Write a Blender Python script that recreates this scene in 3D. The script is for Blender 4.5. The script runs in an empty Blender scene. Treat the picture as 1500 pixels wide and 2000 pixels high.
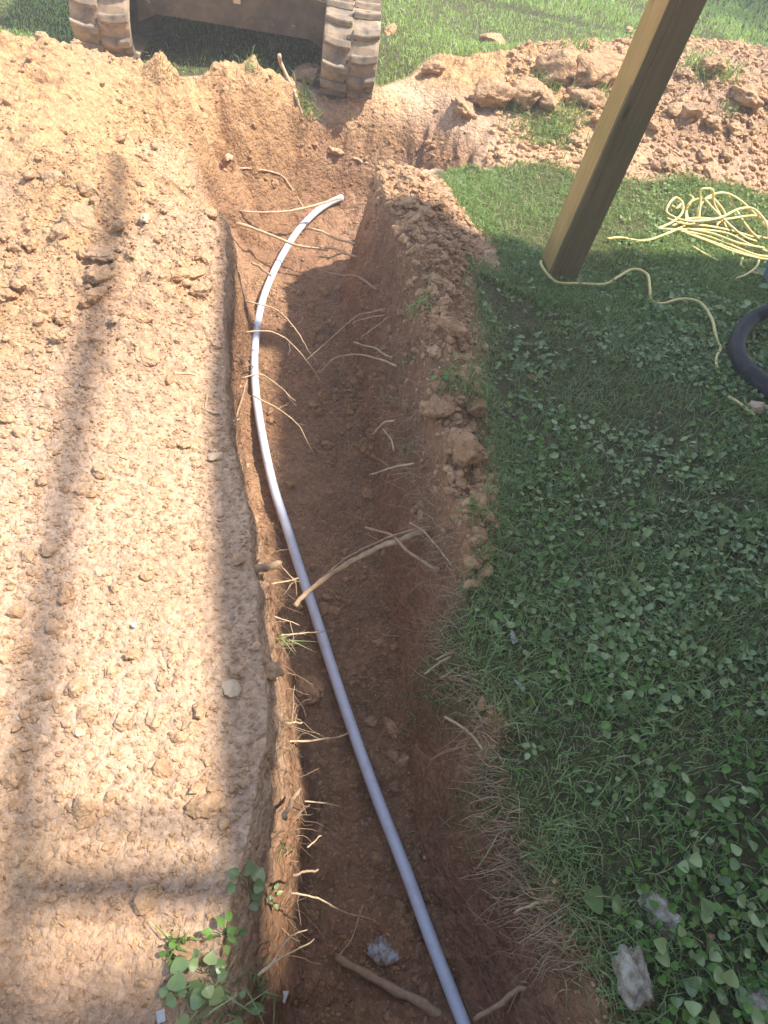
import bpy, bmesh, math, random
import numpy as np
from math import radians, sin, cos, pi
from mathutils import Vector, Matrix, Euler

random.seed(7)
RNG = np.random.default_rng(7)
C = bpy.context.scene.collection
S = bpy.context.scene

# ------------------------------------------------------------------ camera
FPX, TH, ROLL, CH = 1387.0, radians(49.6), radians(13.5), 1.65
Fv = np.array([0, cos(TH), -sin(TH)])
R0 = np.array([1.0, 0, 0]); U0 = np.cross(R0, Fv)
Rv = R0*cos(ROLL) + U0*sin(ROLL); Uv = -R0*sin(ROLL) + U0*cos(ROLL)
CAM = np.array([0, 0, CH])
cam = bpy.data.objects.new('camera', bpy.data.cameras.new('camera')); C.objects.link(cam)
M = Matrix(((Rv[0], Uv[0], -Fv[0], 0), (Rv[1], Uv[1], -Fv[1], 0), (Rv[2], Uv[2], -Fv[2], CH), (0, 0, 0, 1)))
cam.matrix_world = M
cam.data.sensor_fit = 'VERTICAL'; cam.data.sensor_height = 24.0
cam.data.lens = 24.0*FPX/2000.0
cam.data.clip_start = 0.02; cam.data.clip_end = 400
S.camera = cam

# ------------------------------------------------------------------ light
AZ, EL = radians(77.2), radians(60)
SUN = np.array([cos(EL)*sin(AZ), cos(EL)*cos(AZ), sin(EL)])
w = bpy.data.worlds.new('World'); S.world = w; w.use_nodes = True
nt = w.node_tree; nt.nodes.clear()
sky = nt.nodes.new('ShaderNodeTexSky'); sky.sky_type = 'NISHITA'; sky.sun_disc = False
sky.sun_elevation = EL; sky.sun_rotation = AZ
bg = nt.nodes.new('ShaderNodeBackground'); bg.inputs[1].default_value = 0.15
wo = nt.nodes.new('ShaderNodeOutputWorld')
nt.links.new(sky.outputs[0], bg.inputs[0]); nt.links.new(bg.outputs[0], wo.inputs[0])
sd = bpy.data.lights.new('sun', 'SUN'); sd.energy = 3.0; sd.angle = radians(1.5); sd.color = (1, 0.96, 0.89)
so = bpy.data.objects.new('sun', sd); C.objects.link(so)
so.rotation_euler = Vector(-SUN).to_track_quat('-Z', 'Y').to_euler()
S.view_settings.view_transform = 'Standard'; S.view_settings.look = 'None'
S.view_settings.exposure = 1.82; S.view_settings.gamma = 1.0
S.view_settings.use_curve_mapping = False
S.render.engine = 'CYCLES'
S.cycles.max_bounces = 6; S.cycles.diffuse_bounces = 4; S.cycles.glossy_bounces = 2
S.cycles.transmission_bounces = 3; S.cycles.use_denoising = True

# ------------------------------------------------------------------ numpy helpers
def ray(x, y):
    d = Fv*FPX + Rv*(x-750) + Uv*(1000-y)
    return d/np.linalg.norm(d)
def at(x, y, z=0.0):
    d = ray(x, y); return CAM + d*((z-CH)/d[2])
def hash2(ix, iy, seed):
    n = (ix.astype(np.int64)*374761393 + iy.astype(np.int64)*668265263 + seed*1442695041) & 0xffffffff
    n = ((n ^ (n >> 13))*1274126177) & 0xffffffff
    n = (n ^ (n >> 16)) & 0xffffffff
    return n/4294967295.0
def vnoise(x, y, seed=0):
    ix = np.floor(x); iy = np.floor(y); fx = x-ix; fy = y-iy
    fx = fx*fx*fx*(fx*(fx*6-15)+10); fy = fy*fy*fy*(fy*(fy*6-15)+10)
    ix = ix.astype(np.int64); iy = iy.astype(np.int64)
    a = hash2(ix, iy, seed); b = hash2(ix+1, iy, seed); c = hash2(ix, iy+1, seed); d = hash2(ix+1, iy+1, seed)
    return (a*(1-fx)+b*fx)*(1-fy) + (c*(1-fx)+d*fx)*fy*1.0 - 0.5
def fbm(x, y, seed=0, o=4, g=0.5):
    s = 0; a = 1.0; c, q = cos(0.6), sin(0.6)
    for k in range(o):
        s = s + a*vnoise(x, y, seed+k*17); a *= g
        x, y = (x*c - y*q)*2.03 + 11.3, (x*q + y*c)*2.03 + 5.7
    return s
def worley(x, y, seed=0):
    ix = np.floor(x).astype(np.int64); iy = np.floor(y).astype(np.int64)
    d1 = np.full(x.shape, 9.0)
    h = np.zeros(x.shape)
    for i in (-1, 0, 1):
        for j in (-1, 0, 1):
            cx = ix+i; cy = iy+j
            px = cx + 0.1 + 0.8*hash2(cx, cy, seed); py = cy + 0.1 + 0.8*hash2(cx, cy, seed+5)
            d = np.hypot(px-x, py-y); m = d < d1
            d1 = np.where(m, d, d1); h = np.where(m, hash2(cx, cy, seed+9), h)
    return d1, h
def sstep(a, b, x):
    t = np.clip((x-a)/(b-a), 0, 1); return t*t*(3-2*t)
def inpoly(x, y, P):
    r = np.zeros(x.shape, bool); n = len(P)
    for i in range(n):
        x0, y0 = P[i][:2]; x1, y1 = P[(i+1) % n][:2]
        if y0 == y1: continue
        c = ((y0 > y) != (y1 > y)) & (x < (x1-x0)*(y-y0)/(y1-y0) + x0)
        r ^= c
    return r
def polydist(x, y, P, closed=True):
    """distance to the polyline and the interpolated extra value of its nearest point"""
    best = np.full(x.shape, 1e9); val = np.zeros(x.shape); n = len(P)
    for i in range(n if closed else n-1):
        a = P[i]; b = P[(i+1) % n]
        dx, dy = b[0]-a[0], b[1]-a[1]; L = dx*dx+dy*dy+1e-12
        t = np.clip(((x-a[0])*dx + (y-a[1])*dy)/L, 0, 1)
        d = np.hypot(x-a[0]-t*dx, y-a[1]-t*dy); m = d < best
        best = np.where(m, d, best)
        if len(a) > 2: val = np.where(m, a[2]*(1-t)+b[2]*t, val)
    return best, val

# ------------------------------------------------------------------ the lie of the land
CP = []
def cp(lst):
    for x, y, z in lst: CP.append(at(x, y, z))
# left bank and the first spoil pile
cp([(0,2000,0),(250,2000,0),(430,1990,0),(0,1600,0),(250,1600,0),(460,1600,-.01),(0,1200,.02),(250,1200,.02),(470,1200,0),
    (0,900,.05),(200,900,.06),(430,900,.02),(0,650,.11),(200,650,.14),(400,650,.10),(460,750,.02),(0,450,.2),(150,430,.23),
    (300,450,.22),(430,500,.16),(0,330,.24),(100,280,.26),(220,330,.26),(330,410,.24),(490,560,.1)])
# second bank sloping up to the machine
cp([(60,170,.26),(170,200,.24),(300,330,.02),(330,220,.15),(450,220,.12),(560,260,-.02),(400,350,-.08),(480,330,-.06),(0,95,.33),
    (120,98,.34),(230,125,.26),(270,132,.26),(350,108,.34),(450,103,.32),(530,112,.26),(590,140,.17),(640,200,.0),(250,290,.06)])
for x, y, z in [(-2.6,2.2,.2),(-2.6,1.2,.1),(-2.6,0,0),(-2.6,3.2,.35),(-2.8,4.2,.0),(-2,4.6,.02),(-1.4,4.5,.05),(-.8,4.7,.0),(-1.2,5.2,0),(0,5.9,0),(-.6,6,0),
                (-1.15,3.35,-.15),(-2.1,3.6,.14),(-1.72,3.8,.08),(-1.35,4.08,.08),(-2.5,3.4,.2),(-1.1,4.32,.05),(-2.05,4.05,0),(-2.1,4.4,0),(-1.6,4.1,.02),(-1.28,3.7,.0),(-1.05,4.2,.08),(-.75,4.48,.0),(-.4,4.62,.04),(-1,-.6,0),(0,-.6,0),(1.3,-.5,0),(2.2,.5,0),(2.4,2,0),(2.6,3.6,0),(4,3,0),(4,6,0),(4,8,0),(0,8,0),(-3,6,0),(-3,8,0),(2,7.3,0),(1.2,7,0),(.4,6.3,0)]:
    CP.append(np.array([x, y, z]))
# far pit face and the sod ridge
cp([(740,190,.04),(850,150,.1),(950,165,.13),(1100,105,.24),(1180,100,.24),(1400,115,.3),(1000,250,.03),(1050,300,.0),(1300,330,.02),
    (1490,340,.02),(930,345,0),(1500,110,.27),(1300,200,.2),(1450,230,.2),(1200,300,.04),(1180,340,0),(1100,200,.14)])
# the mound along the right bank
cp([(720,345,.1),(800,345,.13),(690,420,.02),(760,420,.17),(860,430,.13),(700,500,0),(800,500,.18),(890,500,.11),(780,600,.1),
    (860,620,.15),(935,640,.04),(1010,520,.02),(790,750,.05),(870,720,.13),(945,740,.02),(830,850,.03),(900,880,.12),(955,900,.02),
    (870,1000,.02),(930,1000,.04),(1000,1000,0),(900,1200,0),(1000,1500,0),(1100,1700,0),(1250,1900,0),(1300,1300,0),(1480,1500,0),
    (1200,700,0),(1400,600,0),(1050,450,0),(1250,450,0),(1100,900,0),(870,340,.02),(1480,1000,0)])
CP = np.array(CP)
def tps(P, smooth=2e-4):
    n = len(P); d = np.hypot(P[:, None, 0]-P[None, :, 0], P[:, None, 1]-P[None, :, 1])
    K = np.where(d > 0, d*d*np.log(d+1e-12), 0) + np.eye(n)*smooth*10
    Q = np.c_[np.ones(n), P[:, :2]]
    A = np.block([[K, Q], [Q.T, np.zeros((3, 3))]])
    s = np.linalg.solve(A, np.r_[P[:, 2], np.zeros(3)])
    def f(x, y):
        r = s[n] + s[n+1]*x + s[n+2]*y
        for i in range(n):
            d2 = (x-P[i, 0])**2 + (y-P[i, 1])**2
            r = r + s[i]*0.5*d2*np.log(d2+1e-12)
        return r
    return f
TOP = tps(CP)
# trench rim: x, y, how far the wall takes to reach the floor
RIM = [(1.15,-.9,.13),(.84,-.15,.13),(.65,.24,.13),(.44,.7,.12),(.33,1.0,.11),(.2,1.47,.11),(.03,1.98,.1),(-.12,2.49,.1),(-.28,2.92,.09),(-.42,3.3,.1),
       (-.36,3.5,.15),(-.15,3.72,.3),(.1,3.86,.5),(.26,4.05,.5),(.12,4.35,.5),(-.25,4.56,.42),(-.58,4.46,.28),(-.82,4.34,.26),(-1.12,4.2,.38),(-1.5,3.85,.55),
       (-1.45,3.35,.5),(-1.12,2.98,.20),(-.925,2.7,.12),(-.825,2.36,.06),(-.745,2.1,.06),(-.625,1.8,.07),(-.485,1.5,.09),(-.37,1.25,.11),(-.25,.92,.15),(-.15,.62,.18),(-.12,.35,.19),(-.1,.0,.2),(-.1,-.9,.2)]
MOUND = [(-.3,3.2),(-.18,2.8),(.02,2.3),(.12,1.9),(.25,1.5),(.36,1.15),(.47,.85)]
def floorz(x, y):
    return -0.55 + 0.24*sstep(3.9, 4.5, y) + 0.2*sstep(-.5, .2, x)*sstep(3.3, 3.7, y) + 0.02*fbm(x*4, y*4, 50)
LN = [at(*p)[:2] for p in [(1260,2100),(1215,2000),(1190,1900),(1120,1800),(1085,1700),(1040,1620),(1000,1560),(960,1500),(1000,1420),(950,1360),(900,1290),(880,1220),(940,1120),(962,1000),
      (955,900),(935,800),(935,650),(905,570),(985,545),(985,500),(905,465),(860,410),(838,350),(890,325),(970,320),(1060,312),(1120,335),(1230,350),(1330,350),(1420,362),(1560,385)]]
LAWN_NEAR = [(2.3, -.3), (1.0, -.35)] + [tuple(p) for p in LN] + [(5.0, 5.2), (6, 3), (5, -.3)]
LF = [at(*p)[:2] for p in [(735,165,.05),(800,150,.05),(850,128,.05),(900,145,.05),(1000,130,.08),(1050,100,.1),(1120,88,.12),(1200,92,.12),(1300,102,.12),(1400,95,.15),(1500,100,.15)]]
LAWN_FAR = [(-90, 3.9), (-2.4, 3.78), (-1.75, 4.05), (-1.2, 4.35), (-.78, 4.75)] + [tuple(p) for p in LF] + [(6, 7.0), (90, 8), (90, 90), (-90, 90)]
def lawnness(x, y):
    xj = x + .05*fbm(x*5, y*5, 71, 3); yj = y + .05*fbm(x*5, y*5, 72, 3)
    d1, _ = polydist(xj, yj, LAWN_NEAR); s1 = np.where(inpoly(xj, yj, LAWN_NEAR), d1, -d1)
    d2, _ = polydist(xj, yj, LAWN_FAR); s2 = np.where(inpoly(xj, yj, LAWN_FAR), d2, -d2)
    return np.maximum(s1, s2)
def fields(x, y, fine=True):
    """height, trench depth share, lawn distance"""
    xj = x + .035*fbm(x*3.1, y*3.1, 3, 3) + .012*fbm(x*14, y*14, 31, 2); yj = y + .03*fbm(x*3, y*3, 4, 3) + .012*fbm(x*14, y*14, 32, 2)
    d, wdt = polydist(xj, yj, RIM)
    ins = inpoly(xj, yj, RIM)
    sd_ = np.where(ins, d, -d)
    far = np.clip(1-np.hypot(x, y-2)/9, 0, 1)
    top = np.where(np.hypot(x, y-3) < 9, TOP(x, y), 0)*sstep(9, 5.5, np.hypot(x, y-3))
    g = lawnness(x, y)
    dirt = sstep(.05, -.05, g)
    wgt = np.clip(sd_/wdt, 0, 1); wgt = 0.75*wgt + .25*wgt*wgt*(3-2*wgt)
    heap = sstep(.04, .14, top)*dirt
    md, _ = polydist(x, y, MOUND, False); mnd = np.exp(-(md/.15)**2)*dirt*(1-sstep(.0, .35, wgt*ins))
    heap = np.maximum(heap, mnd*.9); top = top + mnd*.05*(1+1.6*fbm(x*4.5, y*4.5, 61, 3))
    rough = 0.25 + .75*sstep(0, .3, np.abs(top) + .12*(y > 2.4))
    if fine:
        w1, h1 = worley(x*7, y*7, 11); w2, h2 = worley(x*17, y*17, 12); w3, h3 = worley(x*38+fbm(x*9,y*9,5,2), y*38, 13)
        lum = heap*(.05*np.sqrt(np.clip(.5-w1, 0, 1))*h1) + (.003+.026*heap)*np.clip(.55-w2, 0, 1)*h2*2 + (.003+.014*heap)*np.clip(.5-w3, 0, 1)*h3*2
        nz = dirt*(.035*rough*fbm(x*5, y*5, 20, 4) + .008*fbm(x*26, y*26, 21, 4)*(.4+rough+heap*.6) + lum)
        nz = nz + (1-dirt)*(.014*fbm(x*4, y*4, 22, 3)*far + .004*fbm(x*30, y*30, 23, 2)*far)
        wallrough = (1-np.abs(2*wgt-1))
        # tool marks and slumps on the walls
        fp = sstep(3.2, 3.6, y)*ins
        nz = nz - wallrough*(.03+.03*fp)*fbm(x*16, y*9, 25, 4) - wallrough*(x < (.35-.33*y))*(y < 1.6)*(.10*np.clip(.6-worley(x*9, y*22, 35)[0], 0, 1)*(worley(x*9, y*22, 35)[1]-.3)) + fp*(.05*fbm(x*6, y*3, 29, 4) + .05*np.clip(.55-worley(x*11, y*9, 28)[0], 0, 1)*fbm(x*5, y*5, 33, 2)*2)
        # loose crumbs on the floor
        lowf = sstep(.7, 1, wgt)*ins
        nz = nz*(1-.3*lowf) + lowf*(.03*fbm(x*7, y*7, 26, 4))
        # debris apron where the walls meet the floor
        ap = ins*np.exp(-((sd_-wdt)/.035)**2)*.05*(.5+fbm(x*9, y*9, 27, 3))
        nz = nz + ap
    else:
        nz = 0
    z = top*(1-wgt*ins) + floorz(x, y)*wgt*ins + nz
    return z, wgt*ins, g, heap
# ------------------------------------------------------------------ grid warped so walls get dense rows
def build_grid():
    ys = [-.9]
    while ys[-1] < 60:
        y = ys[-1]
        ys.append(y + (0.0085 if y < 3.2 else 0.0085+(y-3.2)*.006 if y < 6.6 else .03+(y-6.6)*.12) if y > -.1 else y+.04)
    ys = np.array(ys); NX = 560
    xs = np.r_[-60, -30, -15, -8, -5, -3.6, np.linspace(-2.7, 2.9, 900), 3.6, 5, 8, 15, 30, 60]
    # rim x at every y for the near part
    rr = [(p[1], p[0]) for p in RIM[:10]]; rl = [(p[1], p[0]) for p in RIM[-13:]][::-1]
    xr = np.interp(ys, [a for a, _ in rr], [b for _, b in rr]); xl = np.interp(ys, [a for a, _ in rl], [b for _, b in rl])
    mid = np.linspace(-2.7, 2.9, 1600)
    X = np.zeros((len(ys), NX+12))
    for i, y in enumerate(ys):
        k = 1.0 if y < 3.35 else max(0, 1-(y-3.35)/.3)
        dens = 1 + k*(5.5*np.exp(-((mid-xr[i]+.06)/.085)**2) + 4*np.exp(-((mid-xl[i]-.05)/.07)**2)) + .6*np.exp(-((mid+.1)/1.1)**2)
        cdf = np.cumsum(dens); cdf = (cdf-cdf[0])/(cdf[-1]-cdf[0])
        u = np.linspace(0, 1, NX)
        X[i, 6:-6] = np.interp(u, cdf, mid)
        sc = max(1, (y-3)/3)
        X[i, :6] = [-60, -30, -15, -8, -5, -3.6]; X[i, -6:] = [3.6, 5, 8, 15, 30, 60]
        if sc > 1: X[i, 6:-6] = X[i, 6:-6]*min(sc, 1.25)
    Y = np.repeat(ys[:, None], NX+12, 1)
    return X, Y
GX, GY = build_grid()
GZ, GD, GG, GH = fields(GX, GY)
GI = np.arange(GX.size).reshape(GX.shape)
# crumbly breaks on the steep cut faces: pushed sideways by the height, not only up and down
wl_ = sstep(.02, .12, GD)*(1-sstep(.9, 1, GD))*(GX > -2)*(GX < 1.5)
wa_, wb_ = worley(GY*26, GZ*30, 41); wc_, wd_ = worley(GY*60, GZ*65, 42)
GX = GX + wl_*(.016*fbm(GY*15, GZ*17, 43, 4) + .022*np.clip(.6-wa_, 0, 1)*(wb_-.4) + .008*np.clip(.6-wc_, 0, 1)*wd_)

# fast lookups on a regular raster of the finished surface
LX = np.arange(-3.2, 3.6, .012); LY = np.arange(-.6, 7.2, .012)
lx, ly = np.meshgrid(LX, LY)
LZ, LD, LG, LH = fields(lx, ly)
def hz(x, y):
    x = np.asarray(x, float); y = np.asarray(y, float)
    fx = np.clip((x-LX[0])/.012, 0, len(LX)-2.001); fy = np.clip((y-LY[0])/.012, 0, len(LY)-2.001)
    ix = fx.astype(int); iy = fy.astype(int); a = fx-ix; b = fy-iy
    return LZ[iy, ix]*(1-a)*(1-b) + LZ[iy, ix+1]*a*(1-b) + LZ[iy+1, ix]*(1-a)*b + LZ[iy+1, ix+1]*a*b
def look(A, x, y):
    ix = np.clip(((np.asarray(x)-LX[0])/.012).round().astype(int), 0, len(LX)-1); iy = np.clip(((np.asarray(y)-LY[0])/.012).round().astype(int), 0, len(LY)-1)
    return A[iy, ix]
def on(px, py):
    """the point of the ground seen at a pixel of the photograph"""
    d = ray(px, py); t = np.arange(1.0, 9.5, .006)
    P = CAM[None] + d[None]*t[:, None]
    h = np.where((P[:, 0] > -3.2) & (P[:, 0] < 3.55) & (P[:, 1] < 7.1), hz(P[:, 0], P[:, 1]), 0)
    k = np.argmax(P[:, 2] < h)
    return P[k] if P[k, 2] < h[k] else at(px, py, 0)

# ------------------------------------------------------------------ materials
def mat(name):
    m = bpy.data.materials.new(name); m.use_nodes = True
    n = m.node_tree.nodes; b = n['Principled BSDF']; return m, n, m.node_tree.links, b
def ramp(n, stops):
    r = n.new('ShaderNodeValToRGB'); e = r.color_ramp.elements
    while len(e) < len(stops): e.new(.5)
    for k, (p, c) in enumerate(stops): e[k].position = p; e[k].color = (*c, 1)
    return r
def noise(n, l, scale, detail=4, rough=.6, co=None, dist=0):
    t = n.new('ShaderNodeTexNoise'); t.inputs['Scale'].default_value = scale; t.inputs['Detail'].default_value = detail
    t.inputs['Roughness'].default_value = rough; t.inputs['Distortion'].default_value = dist
    if co is not None: l.new(co, t.inputs['Vector'])
    return t
def mixc(n, l, f, a, b, kind='MIX'):
    m = n.new('ShaderNodeMix'); m.data_type = 'RGBA'; m.blend_type = kind
    for s, v in ((m.inputs[0], f), (m.inputs[6], a), (m.inputs[7], b)):
        if isinstance(v, (int, float)): s.default_value = v
        elif isinstance(v, tuple): s.default_value = (*v, 1)
        else: l.new(v, s)
    return m.outputs[2]
def bump(n, l, b, h, strength=.5, dist=.01):
    q = n.new('ShaderNodeBump'); q.inputs['Strength'].default_value = strength; q.inputs['Distance'].default_value = dist
    l.new(h, q.inputs['Height']); l.new(q.outputs[0], b.inputs['Normal'])
def soil_mat(name, attr=True, tone=.3):
    m, n, l, b = mat(name)
    geo = n.new('ShaderNodeNewGeometry').outputs['Position']
    big = noise(n, l, 2.2, 5, .6, geo); fin = noise(n, l, 45, 6, .7, geo); mid_ = noise(n, l, 9, 5, .65, geo)
    dry = ramp(n, [(.3, (.67, .465, .315)), (.7, (.58, .375, .23))]); l.new(big.outputs[0], dry.inputs[0])
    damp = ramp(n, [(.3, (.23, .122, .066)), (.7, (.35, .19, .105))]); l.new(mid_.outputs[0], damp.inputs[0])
    if attr:
        a = n.new('ShaderNodeAttribute'); a.attribute_name = 'tone'; tf = a.outputs['Fac']
        g = n.new('ShaderNodeAttribute'); g.attribute_name = 'turf'; gf = g.outputs['Fac']
        q = n.new('ShaderNodeAttribute'); q.attribute_name = 'ochre'; of = q.outputs['Fac']
    else:
        o = n.new('ShaderNodeAttribute'); o.attribute_name = 'tone'; o.attribute_type = 'OBJECT'
        tf = o.outputs['Fac'] if tone is None else tone; gf = None; of = None
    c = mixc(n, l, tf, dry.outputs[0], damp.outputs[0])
    if of is None: c = mixc(n, l, .38, c, (.55, .31, .14))
    if of is not None: c = mixc(n, l, of, c, (.58, .335, .15))
    sp = ramp(n, [(.35, (.74, .72, .7)), (.62, (1.12, 1.12, 1.12))]); l.new(fin.outputs[0], sp.inputs[0])
    c = mixc(n, l, .8, c, sp.outputs[0], 'MULTIPLY')
    vo = n.new('ShaderNodeTexVoronoi'); vo.inputs['Scale'].default_value = 70; l.new(geo, vo.inputs['Vector'])
    vo2 = n.new('ShaderNodeTexVoronoi'); vo2.feature = 'F1'; vo2.inputs['Scale'].default_value = 34; wz = noise(n, l, 14, 4, .6, geo)
    mv = n.new('ShaderNodeVectorMath'); mv.operation = 'MULTIPLY_ADD'; mv.inputs[1].default_value = (.06, .06, .06); l.new(wz.outputs['Color'], mv.inputs[0]); l.new(geo, mv.inputs[2]); l.new(mv.outputs[0], vo2.inputs['Vector']); l.new(mv.outputs[0], vo.inputs['Vector'])
    sepc = n.new('ShaderNodeSeparateColor'); l.new(vo.outputs['Color'], sepc.inputs[0]); gv = ramp(n, [(0, (.80, .80, .80)), (1, (1.12, 1.1, 1.08))]); l.new(sepc.outputs[0], gv.inputs[0])
    c2 = mixc(n, l, 1.0, c, gv.outputs[0], 'MULTIPLY')
    if gf is not None:
        turf = ramp(n, [(.3, (.055, .048, .022)), (.55, (.10, .10, .04)), (.75, (.19, .15, .08))]); l.new(noise(n, l, 30, 5, .7, geo).outputs[0], turf.inputs[0])
        c2 = mixc(n, l, gf, c2, turf.outputs[0])
    l.new(c2, b.inputs['Base Color']); b.inputs['Roughness'].default_value = .95
    b.inputs['Specular IOR Level'].default_value = .15
    ad = n.new('ShaderNodeMath'); ad.operation = 'ADD'
    vs = n.new('ShaderNodeMath'); vs.operation = 'MULTIPLY'; vs.inputs[1].default_value = -.5; l.new(vo.outputs['Distance'], vs.inputs[0])
    l.new(fin.outputs[0], ad.inputs[0]); l.new(vs.outputs[0], ad.inputs[1])
    v3 = n.new('ShaderNodeMath'); v3.operation = 'MULTIPLY_ADD'; v3.inputs[1].default_value = -.7; l.new(vo2.outputs['Distance'], v3.inputs[0]); l.new(ad.outputs[0], v3.inputs[2])
    bump(n, l, b, v3.outputs[0], 1.0, .013)
    return m
SOIL = soil_mat('soil'); CLOD = soil_mat('clod_soil', False, None)
def plain(name, col, rough=.6, var=.15, scale=20, bmp=.0, spec=.4, bscale=60):
    m, n, l, b = mat(name)
    co = n.new('ShaderNodeTexCoord').outputs['Object']
    t = noise(n, l, scale, 5, .65, co)
    r = ramp(n, [(.25, tuple(c*(1-var) for c in col)), (.75, tuple(min(1, c*(1+var)) for c in col))]); l.new(t.outputs[0], r.inputs[0])
    l.new(r.outputs[0], b.inputs['Base Color']); b.inputs['Roughness'].default_value = rough; b.inputs['Specular IOR Level'].default_value = spec
    if bmp: bump(n, l, b, noise(n, l, bscale, 5, .7, co).outputs[0], bmp, .01)
    return m
def dusty(name, col, dust=(.55, .40, .26), amt=(.4, .65), rough=.7, scale=9, bmp=.3, coord='Object'):
    m, n, l, b = mat(name)
    co = n.new('ShaderNodeTexCoord').outputs['Object'] if coord == 'Object' else n.new('ShaderNodeNewGeometry').outputs['Position']
    t = noise(n, l, scale, 6, .7, co, .3)
    r = ramp(n, [(amt[0], (0, 0, 0)), (amt[1], (1, 1, 1))]); l.new(t.outputs[0], r.inputs[0])
    t2 = noise(n, l, scale*7, 4, .7, co); dd = mixc(n, l, t2.outputs[0], tuple(c*.8 for c in dust), tuple(c*1.15 for c in dust))
    l.new(mixc(n, l, r.outputs[0], col, dd), b.inputs['Base Color']); b.inputs['Roughness'].default_value = rough
    b.inputs['Specular IOR Level'].default_value = .3
    bump(n, l, b, t2.outputs[0], bmp, .004)
    return m
def leafy(name, a, b_, trans=.35, rough=.5, spec=.35):
    m, n, l, b = mat(name)
    at_ = n.new('ShaderNodeAttribute'); at_.attribute_name = 'tint'
    r = ramp(n, [(0, a), (.8, b_), (1, (.30, .24, .10))]); l.new(at_.outputs['Fac'], r.inputs[0])
    l.new(r.outputs[0], b.inputs['Base Color']); b.inputs['Roughness'].default_value = rough
    b.inputs['Specular IOR Level'].default_value = spec
    tr = n.new('ShaderNodeBsdfTranslucent'); mx = n.new('ShaderNodeMixShader'); mx.inputs[0].default_value = trans
    br = mixc(n, l, 1.0, r.outputs[0], (1.0, 1.0, .55), 'MULTIPLY'); l.new(br, tr.inputs['Color'])
    l.new(b.outputs[0], mx.inputs[1]); l.new(tr.outputs[0], mx.inputs[2])
    l.new(mx.outputs[0], n['Material Output'].inputs['Surface'])
    return m
GRASS = leafy('grass_blades', (.17, .27, .07), (.33, .43, .17), .4)
FARG = leafy('far_grass', (.32, .48, .12), (.50, .62, .26), .45)
GRASSD = leafy('shade_grass', (.15, .24, .07), (.33, .41, .17), .3)
COVER = leafy('cover_leaves', (.11, .19, .055), (.34, .41, .16), .25, .34, .6)
WEED = leafy('weed_leaves', (.08, .19, .03), (.19, .32, .06), .35)
STRAW = leafy('straw', (.30, .26, .12), (.42, .34, .18), .2)
CROWN = leafy('tree_leaves', (.035, .08, .02), (.07, .13, .035), .3)

# ------------------------------------------------------------------ mesh helpers
def link(o, parent=None):
    C.objects.link(o)
    if parent is not None: o.parent = parent
    return o
def mesh_np(name, V, F, m, parent=None, smooth=False, attrs=None):
    """V (n,3); F (k,3) or (k,4) index array"""
    V = np.asarray(V, np.float32); F = np.asarray(F, np.int32)
    me = bpy.data.meshes.new(name); me.vertices.add(len(V)); me.vertices.foreach_set('co', V.ravel())
    k = F.shape[1]; me.loops.add(F.size); me.loops.foreach_set('vertex_index', F.ravel())
    me.polygons.add(len(F)); me.polygons.foreach_set('loop_start', np.arange(0, F.size, k, dtype=np.int32))
    me.polygons.foreach_set('use_smooth', np.full(len(F), smooth))
    me.update(calc_edges=True)
    for a, v in (attrs or {}).items():
        t = me.attributes.new(a, 'FLOAT', 'POINT'); t.data.foreach_set('value', np.asarray(v, np.float32))
    me.materials.append(m)
    return link(bpy.data.objects.new(name, me), parent)
def tag(o, label=None, cat=None, group=None, kind=None):
    if label: o['label'] = label
    if cat: o['category'] = cat
    if group: o['group'] = group
    if kind: o['kind'] = kind
    return o
def empty(name, loc, rz=0):
    o = bpy.data.objects.new(name, None); o.location = loc; o.rotation_euler = (0, 0, rz); o.empty_display_size = .1
    return link(o)
class MB:
    def __init__(s): s.v = []; s.f = []
    def add(s, V, F):
        k = len(s.v); s.v += [tuple(map(float, p)) for p in V]; s.f += [tuple(k+i for i in f) for f in F]
    def box(s, lo, hi, rot=None, piv=None):
        V = [Vector((x, y, z)) for x in (lo[0], hi[0]) for y in (lo[1], hi[1]) for z in (lo[2], hi[2])]
        if rot is not None:
            p = Vector(piv) if piv else (Vector(lo)+Vector(hi))/2
            V = [rot @ (q-p) + p for q in V]
        s.add(V, [(0,1,3,2),(4,6,7,5),(0,4,5,1),(2,3,7,6),(0,2,6,4),(1,5,7,3)])
    def prism(s, pts, x0, x1, axis=0):
        """outline in the two other axes pushed along axis"""
        n = len(pts); V = []
        for x in (x0, x1):
            for a, b in pts:
                V.append((x, a, b) if axis == 0 else (a, x, b) if axis == 1 else (a, b, x))
        s.add(V, [tuple(range(n))[::-1], tuple(range(n, 2*n))] + [(i, (i+1) % n, n+(i+1) % n, n+i) for i in range(n)])
    def cyl(s, c, r, x0, x1, axis=0, n=24):
        a, b = c
        s.prism([(a+r*cos(2*pi*i/n), b+r*sin(2*pi*i/n)) for i in range(n)], x0, x1, axis)
    def build(s, name, m, parent=None, bevel=0, smooth=False):
        me = bpy.data.meshes.new(name); me.from_pydata(s.v, [], s.f); me.materials.append(m)
        bm = bmesh.new(); bm.from_mesh(me); bmesh.ops.recalc_face_normals(bm, faces=bm.faces)
        if bevel: bmesh.ops.bevel(bm, geom=bm.edges[:], offset=bevel, segments=2, affect='EDGES', clamp_overlap=True)
        if smooth:
            for f in bm.faces: f.smooth = True
        bm.to_mesh(me); bm.free()
        o = bpy.data.objects.new(name, me)
        if smooth or bevel:
            pass
        return link(o, parent)
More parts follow.
